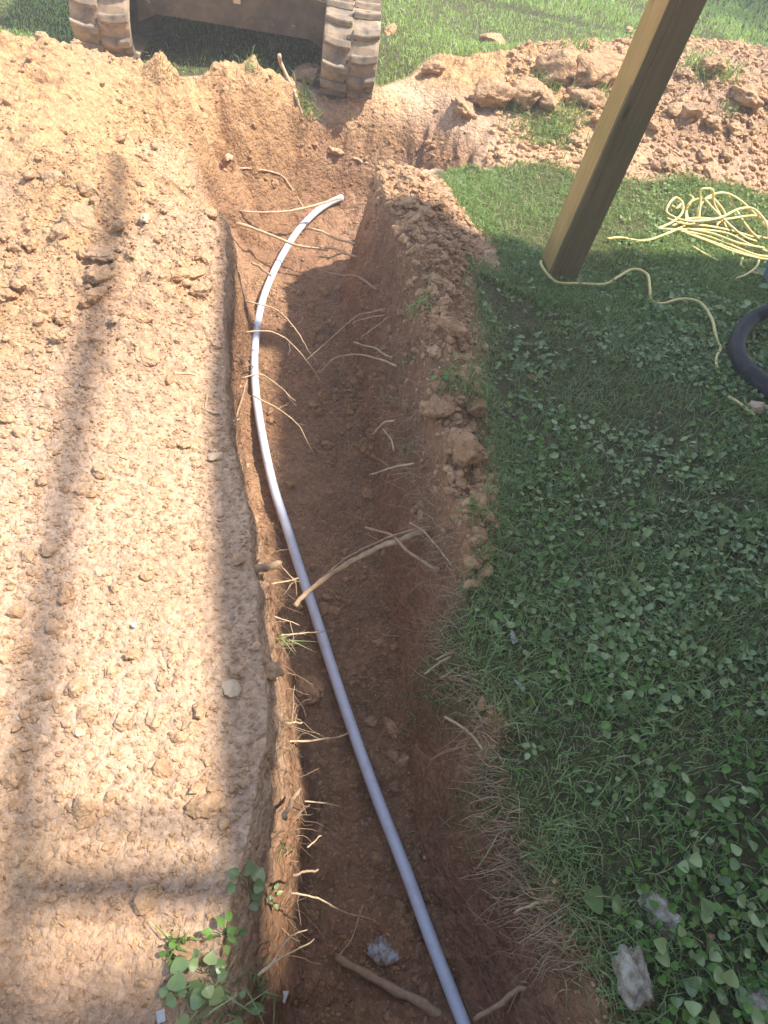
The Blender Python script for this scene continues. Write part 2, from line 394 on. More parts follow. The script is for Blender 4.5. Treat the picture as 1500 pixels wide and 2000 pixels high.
def catmull(P, n=6):
    P = np.asarray(P, float); Q = np.vstack([2*P[0]-P[1], P, 2*P[-1]-P[-2]]); out = []
    for i in range(1, len(Q)-2):
        for k in range(n):
            t = k/n; a, b, c, d = Q[i-1], Q[i], Q[i+1], Q[i+2]
            out.append(.5*(2*b + (c-a)*t + (2*a-5*b+4*c-d)*t*t + (3*b-a-3*c+d)*t**3))
    out.append(P[-1]); return np.array(out)
def tube(P, r, sides=6, wob=0):
    P = np.asarray(P, float); n = len(P); r = np.broadcast_to(r, (n,)).astype(float)
    T = np.gradient(P, axis=0); T /= np.linalg.norm(T, axis=1)[:, None]+1e-9
    up = np.array([0, 0, 1.0]) if abs(T[0, 2]) < .9 else np.array([1.0, 0, 0])
    V = []
    for i in range(n):
        u = up - T[i]*(up@T[i]); u /= np.linalg.norm(u)+1e-9; v = np.cross(T[i], u); up = u
        for k in range(sides):
            a = 2*pi*k/sides; rr = r[i]*(1+(wob*(random.random()-.5) if wob else 0))
            V.append(P[i] + rr*(cos(a)*u + sin(a)*v))
    F = [(i*sides+k, i*sides+(k+1) % sides, (i+1)*sides+(k+1) % sides, (i+1)*sides+k) for i in range(n-1) for k in range(sides)]
    V.append(P[0]); V.append(P[-1]); a, b = len(V)-2, len(V)-1
    F += [(a, (k+1) % sides, k, k) for k in range(sides)] + [(b, (n-1)*sides+k, (n-1)*sides+(k+1) % sides, (n-1)*sides+(k+1) % sides) for k in range(sides)]
    F = [f if len(set(f)) == 4 else tuple(dict.fromkeys(f)) for f in F]
    return V, F

# ------------------------------------------------------------------ ground sheet
quads = np.stack([GI[:-1, :-1], GI[:-1, 1:], GI[1:, 1:], GI[1:, :-1]], -1).reshape(-1, 4)
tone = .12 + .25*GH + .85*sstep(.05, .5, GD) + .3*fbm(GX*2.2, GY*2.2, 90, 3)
tone += .2*sstep(4.2, 4.8, GY)*(GX > -.3)
tone += .35*sstep(.25, -.3, GY) * (GX < .3)                       # browner earth at the near edge
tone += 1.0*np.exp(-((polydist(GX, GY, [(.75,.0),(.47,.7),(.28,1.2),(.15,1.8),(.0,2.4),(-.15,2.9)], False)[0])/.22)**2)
tone += sstep(.05, .4, GD)*(1-sstep(.85, 1, GD))*.35*fbm(GZ*14, GY*1.5, 97, 3)
tone = np.clip(tone, 0, 1)
ochre = np.clip(sstep(.0, .5, fbm(GX*1.4, GY*1.4, 95, 3)+.25*GH)*.7, 0, .8)*(1-GD)*np.where((GX > -.35-.0*GY) & (GY < 3.2), .2, 1)
turf = sstep(-.07, .03, GG)*np.where(GY < 2.2, 1, 0) + sstep(-.015, .03, GG)*np.where(GY < 2.2, 0, 1)
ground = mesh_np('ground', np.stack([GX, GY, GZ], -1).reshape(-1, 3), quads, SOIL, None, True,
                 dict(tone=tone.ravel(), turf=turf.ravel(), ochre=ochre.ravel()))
tag(ground, kind='structure')

# ------------------------------------------------------------------ grass and leaves (uncountable)
def blades(P, h, wd, m, name, lean=.5, kind='stuff', parent=None, seg=2, tint=None, zoff=0):
    n = len(P); a = RNG.random(n)*2*pi; l = np.minimum(np.abs(RNG.normal(0, lean, n)), 1.9); h = h*RNG.uniform(.5, 1.25, n); wd = wd*RNG.uniform(.7, 1.3, n)
    dx, dy = np.cos(a), np.sin(a); f = RNG.random(n)*2*pi; sx, sy = np.cos(f)*wd/2, np.sin(f)*wd/2
    b = P.copy(); b[:, 2] += zoff-.004
    mid_ = b + np.stack([dx*h*l*.3, dy*h*l*.3, h*.6*np.ones(n)], 1); tip = b + np.stack([dx*h*l, dy*h*l, h*np.clip(1-.25*l, .25, 1)], 1)
    s = np.stack([sx, sy, 0*sx], 1)
    V = np.stack([b-s, b+s, mid_-s*.8, mid_+s*.8, tip], 1).reshape(-1, 3)
    k = (np.arange(n)*5)[:, None]
    F = np.concatenate([k+[0, 1, 3], k+[0, 3, 2], k+[2, 3, 4]], 0)
    t = (RNG.random(n)*.75 if tint is None else tint) + (RNG.random(n) < .05)*.3
    o = mesh_np(name, V, F, m, parent, False, dict(tint=np.repeat(np.clip(t, 0, 1), 5)))
    if kind: o['kind'] = kind
    return o
LEAF = np.array([(0, 0), (.42, .02), (.55, .38), (.34, .78), (0, 1.05), (-.34, .78), (-.55, .38), (-.42, .02)])
def leaves(P, size, m, name, tilt=.45, parent=None, tint=None, kind='stuff', up=.02):
    n = len(P); a = RNG.random(n)*2*pi; s = size*RNG.uniform(.55, 1.25, n)
    tx, ty = RNG.normal(0, tilt, n), RNG.normal(0, tilt, n)
    L = np.concatenate([[(0, .1)], LEAF]); V = np.zeros((n, 9, 3))
    for k, (u, v) in enumerate(L):
        fold = .18*abs(u) - .12*(v-.5)**2
        if k == 0: v = .42; fold = -.04
        x = u*s; y = (v-.45)*s; z = fold*s
        V[:, k, 0] = x*np.cos(a)-y*np.sin(a); V[:, k, 1] = x*np.sin(a)+y*np.cos(a)
        V[:, k, 2] = z + V[:, k, 0]*tx + V[:, k, 1]*ty
    V += P[:, None, :]; V[:, :, 2] += (up*RNG.uniform(.3, 1.4, n))[:, None]
    k = (np.arange(n)*9)[:, None]
    F = np.concatenate([k+[0, 1+i, 1+(i+1) % 8] for i in range(8)], 0)
    t = RNG.random(n)*.8 if tint is None else tint
    o = mesh_np(name, V.reshape(-1, 3), F, m, parent, False, dict(tint=np.repeat(np.clip(t, 0, 1), 9)))
    if kind: o['kind'] = kind
    return o
def scatter(n, x0, x1, y0, y1, cond):
    x = RNG.uniform(x0, x1, n); y = RNG.uniform(y0, y1, n); k = cond(x, y); x, y = x[k], y[k]
    return np.stack([x, y, hz(x, y)], 1)
def near_lawn(edge=-.01):
    return lambda x, y: (look(LG, x, y) > edge) & (y < 5.2)
def patchy(x, y, f, t, seed): return fbm(x*f, y*f, seed, 3) > t
# sunlit turf beyond the deck shade, and thin grass through the shade
P = scatter(110000, -.1, 3.2, 2.75, 5.1, lambda x, y: near_lawn(-.02)(x, y) & (RNG.random(len(x)) < .75+1.0*fbm(x*3, y*3, 201, 3)) )
blades(P, .036, .0045, GRASS, 'lawn_grass', 1.1)
P = scatter(95000, -.05, 2.3, -.2, 3.1, lambda x, y: near_lawn(-.03)(x, y) & (RNG.random(len(x)) < .6+1.4*fbm(x*3, y*3, 202, 3)))
blades(P, .042, .0036, GRASSD, 'shade_grass', 1.2)
# ground cover leaves in the shade
P = scatter(30000, .0, 2.4, -.2, 3.15, lambda x, y: near_lawn(.03)(x, y) & (RNG.random(len(x)) < (.5 + 2.4*fbm(x*2.6, y*2.6, 203, 3) + .2*sstep(.9, 1.3, x))*(.15+.85*sstep(.05, .38, look(LG, x, y)))))
far_ = P[:, 1] > 1.1
leaves(P[far_], .018, COVER, 'ground_cover', .45)
leaves(P[~far_][::2], .021, COVER, 'near_ground_cover', .45)
P = scatter(11000, .0, 2.4, -.2, 3.15, lambda x, y: near_lawn(.03)(x, y) & (RNG.random(len(x)) < .3 + 2.2*fbm(x*2.2+4, y*2.2, 204, 3)))
leaves(P, .017, WEED, 'clover_leaves', .35, up=.022)
P = scatter(2600, .8, 3.2, 3.1, 4.8, lambda x, y: near_lawn(.03)(x, y))
leaves(P, .016, GRASS, 'lawn_clover', .4)
P = scatter(9000, -.1, 3.2, -.2, 5, lambda x, y: near_lawn(-.05)(x, y))
blades(P, .035, .0028, STRAW, 'dry_grass', 1.6, zoff=.006)
P = scatter(60000, -.1, 1.4, -.3, 2.6, lambda x, y: (look(LG, x, y) > -.07) & (look(LG, x, y) < .05) & (y < 2.6))
blades(P[::3], .05, .003, GRASSD, 'rim_grass', 1.3)
blades(P[1::12], .045, .0018, STRAW, 'dry_rim_grass', 1.4)
# far lawn
n = 330000
x = RNG.uniform(-4.2, 7.5, n); y = 3.6 + 13*RNG.random(n)**1.35
vis = (x > -.9*y-.6) & (x < .62*y+1.2); x, y = x[vis], y[vis]
def lf(x, y):
    d2, _ = polydist(x, y, LAWN_FAR); return np.where(inpoly(x, y, LAWN_FAR), d2, -d2)
k = lf(x, y) > -.03*RNG.random(len(x)); x, y = x[k], y[k]
k = (RNG.random(len(x)) < .62+.9*fbm(x*2.4, y*2.4, 210, 3)); x, y = x[k], y[k]
z = np.where((y < 7) & (x > -3.1) & (x < 3.5), hz(np.clip(x, -3.1, 3.5), np.clip(y, 0, 7)), 0)
d = np.hypot(x, y)
blades(np.stack([x, y, z], 1), .036*np.clip(d/6, .9, 1.7), .0066*np.clip(d/5, .8, 2.4), FARG, 'far_lawn_grass', .8)

# ------------------------------------------------------------------ loose soil
def ico(sub):
    bm = bmesh.new(); bmesh.ops.create_icosphere(bm, subdivisions=sub, radius=1)
    V = np.array([v.co[:] for v in bm.verts]); F = np.array([[v.index for v in f.verts] for f in bm.faces]); bm.free(); return V, F
def lump(sub, seed, amp=.3, flat=.72, cut=5):
    V, F = ico(sub); r = np.random.default_rng(seed)
    # crumbly, faceted: cut the ball with a few random planes, then roughen
    V = V.copy()
    for _ in range(cut):
        nn = r.normal(size=3); nn /= np.linalg.norm(nn); d = r.uniform(.55, .85)
        s = V@nn; over = np.clip(s-d, 0, None); V -= over[:, None]*nn*.9
    q = r.uniform(0, 50); nz = vnoise(V[:, 0]*2.3+q, V[:, 1]*2.3+V[:, 2]*1.7, seed) + .5*vnoise(V[:, 2]*5+q, V[:, 0]*5-V[:, 1]*3, seed+3)
    nz = nz + (.35*np.array([vnoise(np.array([a*7+q]), np.array([b_*7+c_*9]), seed+8)[0] for a, b_, c_ in V]) if sub > 1 else 0)
    V *= (1+amp*nz)[:, None]; V *= np.array([r.uniform(.85, 1.25), r.uniform(.75, 1.05), flat])
    return V, F
SM = [lump(1, 300+i, .5, .72, 3) for i in range(10)]
def rub(P, size, variants, name, m, tonev, parent=None):
    Vs, Fs, T, off = [], [], [], 0
    which = RNG.integers(0, len(variants), len(P)); ang = RNG.uniform(0, 2*pi, len(P)); tl = RNG.normal(0, .5, (len(P), 2))
    for k, (V, F) in enumerate(variants):
        idx = np.where(which == k)[0]
        if not len(idx): continue
        a = ang[idx][:, None]; X = V[None, :, 0]*np.cos(a)-V[None, :, 1]*np.sin(a); Y = V[None, :, 0]*np.sin(a)+V[None, :, 1]*np.cos(a)
        Z = V[None, :, 2] + X*tl[idx, :1]*.4 + Y*tl[idx, 1:]*.4
        s = size[idx][:, None]; W = np.stack([X*s, Y*s, Z*s], -1) + P[idx][:, None, :]
        Vs.append(W.reshape(-1, 3)); T.append(np.repeat(tonev[idx], len(V)))
        Fs.append((F[None] + (np.arange(len(idx))*len(V))[:, None, None] + off).reshape(-1, 3)); off += len(idx)*len(V)
    o = mesh_np(name, np.concatenate(Vs), np.concatenate(Fs), m, parent, False, dict(tone=np.concatenate(T), turf=np.zeros(off), ochre=np.concatenate([np.full(len(t_), .4) for t_ in T])))
    return tag(o, kind='stuff')
def clods(n, box, cond, lo, hi, name, power=3.0, variants=SM, tb=.2):
    P = scatter(n, *box, cond); s = lo + (hi-lo)*RNG.random(len(P))**power
    P[:, 2] += s*.15
    t = np.clip(look(LD, P[:, 0], P[:, 1])*.7 + look(LH, P[:, 0], P[:, 1])*.25 + tb + RNG.normal(0, .15, len(P)), 0, 1)
    return rub(P, s, variants, name, SOIL, t)
dirt = lambda x, y: (look(LG, x, y) < .0)
flat = lambda x, y: (look(LG, x, y) < .0) & ((look(LD, x, y) < .16) | (look(LD, x, y) > .95) | (y > 3.35))
clump = lambda x, y: RNG.random(len(x)) < np.clip(.35+1.6*fbm(x*2.6, y*2.6, 230, 3), .04, 1)
clods(46000, (-1.6, .7, -.1, 3.3), lambda x, y: flat(x, y), .0020, .0070, 'fine_crumbs', 1.6)
clods(15000, (-2.2, .9, -.1, 4.6), lambda x, y: flat(x, y) & clump(x, y), .003, .013, 'soil_crumbs')
clods(2200, (-2.2, .9, -.1, 4.6), lambda x, y: flat(x, y) & clump(x, y), .010, .030, 'soil_lumps', 2.5)
clods(11000, (.1, 3.4, 4.0, 6.6), lambda x, y: dirt(x, y), .007, .030, 'spoil_heap_lumps', 2.5, tb=.15)
clods(9000, (-.6, .7, .2, 3.5), lambda x, y: dirt(x, y) & (look(LH, x, y) > .2), .004, .024, 'mound_crumbs', 2.5, tb=.4)
clods(500, (.9, 2.4, 0, 5), lambda x, y: near_lawn(.0)(x, y), .004, .012, 'lawn_crumbs', 2, tb=.3)

BIG = [lump(4, 400+i, .42, .62, 9) for i in range(9)]
BIGM = []
for i, (V, F) in enumerate(BIG):
    o = mesh_np('dirt_clod', V, F, CLOD, None, True); BIGM.append(o.data); bpy.data.objects.remove(o)
def clod(p, r, label, cat='clod', group=None, name='dirt_clod', tone=.3, sc=(1, 1, 1), var=None, rot=None, sink=.35, m=None):
    o = bpy.data.objects.new(name, BIGM[random.randrange(9) if var is None else var]); C.objects.link(o)
    o.location = (p[0], p[1], p[2] + r*sc[2]*(.72-sink)*.6); o.scale = (r*sc[0], r*sc[1], r*sc[2]); o['tone'] = float(tone)
    o.rotation_euler = rot or (random.uniform(-.35, .35), random.uniform(-.35, .35), random.uniform(0, 6.28))
    if m: 
        o.data = o.data.copy(); o.data.materials.clear(); o.data.materials.append(m)
    return tag(o, label, cat, group)
MARKS = [(420,893,'the smooth pale stone'),(453,1342,'the half buried pale stone'),(263,1226,'the white quartz chip'),(402,1570,'the flat orange brown stone'),(153,1432,'the pale round stone'),
 (320,1503,'the round brown stone'),(270,622,'the rounded clod below the pile'),(280,695,'the broad flat clod'),(165,440,'the largest clod of the left pile'),(355,540,'the cracked orange clod'),
 (283,428,'the greyish pile stone'),(60,790,'the dry straw roots at the left edge'),(60,1200,'the left edge shadow band'),(250,1620,'the thin crosswise shadow'),(250,1740,'the wide crosswise shadow'),(480,1100,'the broken root stump'),
 (400,740,'the straight dry stick'),(602,1352,'the big trench floor stone'),(768,1428,'the ochre stone'),(750,1862,'the crumpled white patch'),(640,1120,'the thick crossing root'),(780,1900,'the bottom of the pipe'),(610,900,'the longest drooping root'),(700,780,'the foot of the right wall'),
 (905,885,'the big rim clod'),(822,602,'the mound grass tuft'),(797,712,'the bluish mound weed'),(760,360,'the lit mound top'),(860,480,'the mound shadow edge'),(1380,145,'the big heap tuft'),(1450,180,'the broad heap clod'),(1305,310,'the round foot clod'),
 (1230,240,'the wooden post'),(1420,222,'the little heap tuft'),(1500,340,'the heap end at the right edge'),(10,330,'the left edge of the pile'),(190,300,'the shadow band top')]
USED = set()
def marklabel(px, py, r, what, lo, hi):
    for k in sorted(MARKS, key=lambda m_: math.hypot(m_[0]-px, m_[1]-py))[:6]:
        lab = onelabel(px, py, r, what, lo, hi, k)
        if lab not in USED: break
    USED.add(lab); return lab
def onelabel(px, py, r, what, lo, hi, k):
    dx, dy = px-k[0], py-k[1]; q = math.hypot(dx, dy)
    sz = 'small' if r < lo+(hi-lo)*.12 else 'middling' if r < lo+(hi-lo)*.45 else 'large'
    a_ = 'just ' if q < 60 else 'well ' if q > 130 else ''
    d_ = ('right of' if dx > 0 else 'left of') if abs(dx) > 2.2*abs(dy) else ('below' if dy > 0 else 'above') if abs(dy) > 2.2*abs(dx) else ('below right of' if dx > 0 else 'below left of') if dy > 0 else ('above right of' if dx > 0 else 'above left of')
    return f'{sz} {what} {a_}{d_} {k[2]}'
def clodfield(n, cond_px, lo, hi, label, group, tone):
    k = 0
    while k < n:
        px, py = cond_px()
        p = on(px, py)
        if look(LG, p[0], p[1]) > -.02: continue
        dd = look(LD, p[0], p[1])
        if .03 < dd < .95: continue
        rr_ = lo + (hi-lo)*random.random()**2.2
        clod(p, rr_, marklabel(px, py, rr_, label, lo, hi), 'clod', group, tone=tone+random.uniform(-.1, .15)); k += 1
clodfield(110, lambda: (random.uniform(0, 500), random.uniform(600, 1600)), .008, .024, 'dry tan clod', 'loose clods on the left bank', .1)
clodfield(60, lambda: (random.uniform(0, 480), random.uniform(250, 640)), .015, .045, 'rough orange clod', 'loose clods on the left pile', .3)
clodfield(45, lambda: (random.uniform(560, 900), random.uniform(760, 2000)), .010, .030, 'brown trench clod', 'loose clods on the trench floor', .75)
clodfield(35, lambda: (random.uniform(700, 940), random.uniform(340, 900)), .015, .045, 'crumbly brown clod', 'loose clods on the mound', .45)
clodfield(45, lambda: (random.uniform(1120, 1500), random.uniform(120, 345)), .030, .075, 'lumpy tan heap clod', 'clods of the far heap', .35)

PALE = dusty('pale_stone', (.44, .40, .32), (.22, .16, .10), (.42, .62), .9, 26, 1.0); WHITE = plain('white_chip', (.52, .52, .52), .5, .2, 14, .5)
PLAS = dusty('dirty_plaster', (.42, .43, .46), (.25, .15, .09), (.42, .56), .8, 30, .8)
TAN = plain('tan_stone', (.58, .42, .27), .85, .2, 6, .5, .2, 12)
for (px, py, r, lab, t, sc, mm, nm) in [
    (905, 885, .062, 'big rounded dirt clod hanging over the trench rim beside the shaded grass', .7, (1, 1, 1.15), None, 'dirt_clod'),
    (930, 800, .045, 'brown lump with hanging roots on the rim above the big rounded clod', .75, (1, 1, 1), None, 'dirt_clod'),
    (855, 800, .05, 'dark crumbly lump in the clump of torn turf on the rim', .8, (1.1, 1, .9), None, 'dirt_clod'),
    (930, 985, .04, 'dark crumbly lump on the rim just below the big rounded clod', .8, (1, 1, .8), None, 'dirt_clod'),
    (800, 400, .05, 'sunlit lump on top of the mound beyond its shadow edge', .3, (1, 1, .8), None, 'dirt_clod'),
    (165, 440, .06, 'large clod casting a dark shadow high on the left spoil pile', .3, (1.1, 1, .8), None, 'dirt_clod'),
    (200, 500, .05, 'blocky orange clod below the largest one on the left pile', .3, (1.1, .9, .7), None, 'dirt_clod'),
    (355, 540, .055, 'cracked orange clod at the right side of the left pile', .3, (1.3, .9, .7), None, 'dirt_clod'),
    (270, 622, .038, 'rounded tan clod on the slope below the orange pile', .15, (1, .9, .9), None, 'dirt_clod'),
    (280, 695, .045, 'broad flat clod in the middle of the sunlit bank', .15, (1.3, 1, .6), None, 'dirt_clod'),
    (920, 1100, .03, 'dark clod on the rim above the thick pale root', .6, (1, 1, .8), None, 'dirt_clod'),
    (602, 1352, .058, 'large rounded brown stone bedded in the trench floor left of the pipe', .6, (1, .9, .8), None, 'stone'),
    (768, 1428, .036, 'ochre stone at the foot of the right trench wall', .35, (1, .8, 1), None, 'stone'),
    (785, 1488, .024, 'small orange stone just below the ochre one by the trench wall', .3, (1, .8, 1), None, 'stone'),
    (420, 893, .026, 'smooth pale stone on the left bank near the trench edge', .0, (1.2, .9, .7), TAN, 'stone'),
    (362, 868, .022, 'tan clod next to the smooth pale stone on the bank', .1, (1, .9, .7), None, 'dirt_clod'),
    (450, 1342, .032, 'pale tan stone half buried on the left bank at the shadow edge', .0, (.8, 1.2, .6), TAN, 'stone'),
    (520, 1312, .034, 'grey brown clod on the left rim of the trench', .35, (.9, 1.2, .6), None, 'dirt_clod'),
    (402, 1570, .034, 'flat orange brown stone on the lower left bank', .35, (1.2, 1, .4), None, 'stone'),
    (320, 1503, .020, 'round brown stone on the sunlit lower left bank', .4, (1, 1, .8), None, 'stone'),
    (153, 1432, .018, 'small pale round stone near the left edge shadow band', .0, (1, 1, .8), TAN, 'stone'),
    (283, 428, .035, 'greyish pale stone set in the left spoil pile', .0, (1, .8, .6), TAN, 'stone'),
    (446, 310, .035, 'pale clod halfway up the slope below the excavator', .0, (1, .8, .8), None, 'dirt_clod'),
    (650, 295, .05, 'blocky clod under the right excavator track', .15, (1.2, .8, .7), None, 'dirt_clod'),
    (605, 160, .13, 'rounded dirt lump wedged beside the right excavator track', .25, (1, .8, .9), None, 'dirt_clod'),
    (960, 84, .10, 'lone dark clod lying out on the far lawn', .35, (1, .8, .8), None, 'dirt_clod'),
    (762, 62, .08, 'flat muddy clod on the grass right of the excavator track', .5, (1, .8, .5), None, 'dirt_clod'),
    (848, 140, .09, 'small brown clod at the lawn edge above the pit', .35, (1, .8, .8), None, 'dirt_clod'),
    (1230, 60, .05, 'tiny clod on the far lawn beside the post', .4, (1, .8, .6), None, 'dirt_clod'),
    (1040, 738, .02, 'single brown clod lying in the shaded ground cover', .5, (1, .9, .7), None, 'dirt_clod'),
    ]:
    p = on(px, py)
    clod(p, r, lab, 'stone' if nm == 'stone' else 'clod', None, nm, t, sc, m=mm)
# sod lumps along the far ridge
for (px, py, r, lab, sc) in [
    (1082, 140, .15, 'steep broken sod block with a dark shaded left face on the far ridge', (1, .8, 1.1)),
    (1165, 135, .17, 'large rounded sod block next to the post on the far ridge', (1.1, .8, .95)),
    (960, 185, .15, 'rounded sod block overhanging the pit with grass at its foot', (1.0, .8, .9)),
    (1020, 180, .14, 'sod block in the middle of the far pit edge', (1, .8, .85)),
    (1065, 190, .10, 'smaller sod lump topped with grass below the ridge', (1, .8, .8)),
    (1150, 185, .10, 'sod lump just left of the post with grass hanging off', (1, .8, .8)),
    (905, 200, .09, 'low crumbling clod left of the overhanging sod block', (1, .8, .7)),
    (1385, 125, .13, 'rounded clod beyond the post with a grass tuft below it', (1, .8, .8)),
    (1450, 180, .11, 'broad clod at the right side of the far heap', (1.1, .8, .7)),
    (1305, 310, .07, 'round clod at the foot of the heap by the grass', (1, .9, .9))]:
    clod(on(px, py+18), r, lab, 'sod', None, 'sod_block', .4, sc, sink=.1)
# lumpy pale rocks and white chips at the near right
def rockmesh(name, r, m, seed, sc, p, rot, label, cat):
    V, F = lump(4, seed, .35, .95, 0); V = V*(1+np.array([.30*vnoise(np.array([a*3.2+b*1.5]), np.array([c*3.2+b*2.6]), seed)[0] + .22*vnoise(np.array([a*8+b*3]), np.array([c*8+b*5]), seed+1)[0] + .14*vnoise(np.array([a*19+b*7]), np.array([c*19+b*11]), seed+2)[0] for a, b, c in V]))[:, None]
    o = mesh_np(name, V*r*np.array(sc), F, m, None, True); o.location = p; o.rotation_euler = rot
    return tag(o, label, cat)
p = on(1222, 1915); rockmesh('rock', .043, PALE, 801, (.85, 1.5, .8), (p[0], p[1], p[2]+.035), (0, .2, .1), 'lumpy grey white rock standing at the trench edge near the bottom right', 'rock')
p = on(1290, 1785); rockmesh('rock', .042, PALE, 802, (1.3, .9, .6), (p[0], p[1], p[2]), (0, 0, -.6), 'pale flat rock half hidden by leaves above the lumpy grey rock', 'rock')
p = on(1480, 1960); rockmesh('rock', .04, PALE, 803, (1.2, .9, .5), (p[0], p[1], p[2]), (0, 0, .4), 'dull grey stone among leaves in the bottom right corner', 'rock')
p = on(1475, 802); rockmesh('stone', .03, TAN, 804, (1.4, .9, .7), (p[0], p[1], p[2]+.015), (0, 0, .2), 'pale tan stone below the black tube at the right edge', 'stone')
p = on(750, 1862); rockmesh('plaster_lump', .038, PLAS, 805, (1.2, 1.1, .35), (p[0], p[1], p[2]+.006), (0, 0, -.5), 'crumpled white patch on the trench floor right beside the pipe', 'debris')
def chip(px, py, pts, rz, label):
    p = on(px, py); b = MB(); b.prism([(a*.001, c*.001) for a, c in pts], 0, .004, 2)
    o = b.build('chip', WHITE, None, .0008); o.location = (p[0], p[1], p[2]+.012); o.rotation_euler = (.25, .2, rz); tag(o, label, 'debris')
chip(1000, 1248, [(-9,-20),(8,-17),(10,-5),(-2,24),(-10,6)], .45, 'pointed white shard lying on the shaded grass by the trench')
chip(1012, 1342, [(-8,-18),(9,-16),(4,4),(-7,20)], .9, 'smaller greyish shard below the pointed white one')
chip(555, 1947, [(-9,10),(8,12),(3,-14),(-6,-8)], .1, 'white triangular chip on the dirt at the bottom left of the pipe')
chip(315, 1985, [(-8,8),(7,10),(8,-10),(-7,-11)], .5, 'white pebble chip at the bottom edge under the weeds')
chip(490, 1706, [(-4,4),(4,5),(4,-4),(-3,-5)], .2, 'tiny white chip above the heart leaved weed')
chip(263, 1226, [(-6,5),(6,7),(4,-6),(-5,-5)], .4, 'small white quartz chip in the middle of the left bank')

# ------------------------------------------------------------------ pipe
m, n, l, b = mat('grey_conduit')
co = n.new('ShaderNodeTexCoord').outputs['Object']
t = noise(n, l, 30, 6, .75, co); r = ramp(n, [(.50, (.56, .60, .70)), (.66, (.50, .50, .56)), (.74, (.42, .31, .22))]); l.new(t.outputs[0], r.inputs[0])
l.new(r.outputs[0], b.inputs['Base Color']); b.inputs['Roughness'].default_value = .42
PIPE = m
pp = [(930,2080),(905,2000),(888,1955),(840,1830),(792,1700),(745,1580),(715,1500),(680,1400),(650,1310),(615,1200),(585,1110),(560,1030),(537,960),(520,890),(507,820),(499,760),(497,700),
      (502,640),(515,580),(540,520),(575,460),(610,420),(640,398),(668,385)]
PZ = [-.53]*17 + [-.53,-.53,-.53,-.52,-.5,-.48,-.46]
Q = catmull([at(x, y, z+.02) for (x, y), z in zip(pp, PZ)], 8)
gq = hz(Q[:, 0], Q[:, 1]) + .012; need = np.maximum(gq - Q[:, 2], 0)
for _ in range(3): need = np.maximum(need, np.convolve(np.pad(need, 6, 'edge'), np.ones(13)/13, 'valid'))
need = np.convolve(np.pad(need, 6, 'edge'), np.ones(13)/13, 'valid'); Q[:, 2] += need
V, F = tube(Q, .0178, 20)
bmv = MB(); bmv.add(V, F); pipe = bmv.build('conduit_pipe', PIPE, None, 0, True)
tag(pipe, 'long pale blue grey plastic conduit curving along the trench floor', 'pipe')
Q0 = Q

# ------------------------------------------------------------------ roots
def rootm(name, a, b_, sc=1):
    m, n, l, b = mat(name); co = n.new('ShaderNodeNewGeometry').outputs['Position']
    t = noise(n, l, 60*sc, 4, .7, co); r = ramp(n, [(.35, a), (.7, b_)]); l.new(t.outputs[0], r.inputs[0]); l.new(r.outputs[0], b.inputs['Base Color'])
    b.inputs['Roughness'].default_value = .85; b.inputs['Specular IOR Level'].default_value = .2; bump(n, l, b, t.outputs[0], .5, .003); return m
RPALE = rootm('peeled_root', (.42, .28, .16), (.64, .47, .30)); RBROWN = rootm('root_bark', (.30, .19, .11), (.46, .31, .19))
def root(pts, r0, r1, label, m=RPALE, group=None, twigs=0, name='root'):
    P = [on(p[0], p[1]) + np.array([0, 0, .004]) if len(p) == 2 else at(*p) for p in pts]
    P = catmull(P, 5); n_ = len(P); k = np.arange(n_)
    J = RNG.normal(0, 1, P.shape)*min(.0035, r0*.5); J[1:-1] = (J[:-2]+J[2:]+J[1:-1])/2; P = P+J
    b = MB(); b.add(*tube(P, np.linspace(r0, r1, n_)*(1+.12*np.sin(k*1.7)), 7, .15))
    for _ in range(twigs):
        i = random.randint(2, n_-2); d = RNG.normal(0, 1, 3); d[2] -= .3; d /= np.linalg.norm(d); Lg = random.uniform(.03, .10)
        T = [P[i] + d*Lg*s + RNG.normal(0, .004, 3)*s for s in (0, .25, .5, .75, 1)]
        b.add(*tube(catmull(T, 2), np.linspace(max(.0011, r0*.22), .0006, 9), 4))
    o = b.build(name, m, None, 0, True); return tag(o, label, 'root', group)
root([(574,1188,-.36),(600,1158,-.33),(650,1120,-.28),(710,1085,-.23),(770,1058,-.18),(820,1040,-.14),(870,1029,-.08),(900,1020,-.04)], .0085, .0125, 'thick pale peeled root crossing over the pipe from the right wall', twigs=3)
root([(640,1118,-.26),(680,1088,-.23),(730,1062,-.19),(790,1040,-.14),(850,1027,-.09),(880,1022,-.05)], .003, .004, 'thinner root running just above the thick pale crossing root', RBROWN, twigs=2)
root([(713,1031,-.2),(765,1045,-.17),(792,1075,-.14),(830,1100,-.12),(858,1117,-.1)], .0045, .006, 'bent stick with a kink hanging over the thick pale root', RBROWN, twigs=1)
root([(800,1020,-.12),(830,1040,-.1),(860,1075,-.08),(884,1105,-.05)], .0025, .0038, 'straight thin root slanting down beside the kinked stick', twigs=1)
root([(925,1995,-.34),(990,1945,-.28),(1050,1912,-.22),(1092,1878,-.16),(1152,1840,-.06)], .006, .0085, 'stout brown root slanting across the near right trench wall', RBROWN, twigs=6)
root([(1020,1918,-.24),(1080,1912,-.18),(1120,1897,-.12),(1158,1888,-.07)], .003, .004, 'side root forking right from the stout brown near root', RBROWN, twigs=3)
root([(870,1400,-.12),(915,1430,-.1),(945,1465,-.07),(988,1524,-.03)], .003, .0055, 'pale curved root leaning on the right wall below the shards', twigs=2)
root([(548,1449,-.28),(600,1447,-.3),(650,1441,-.32),(682,1432,-.33)], .0035, .0022, 'thin pale root reaching from the left wall to the pipe')
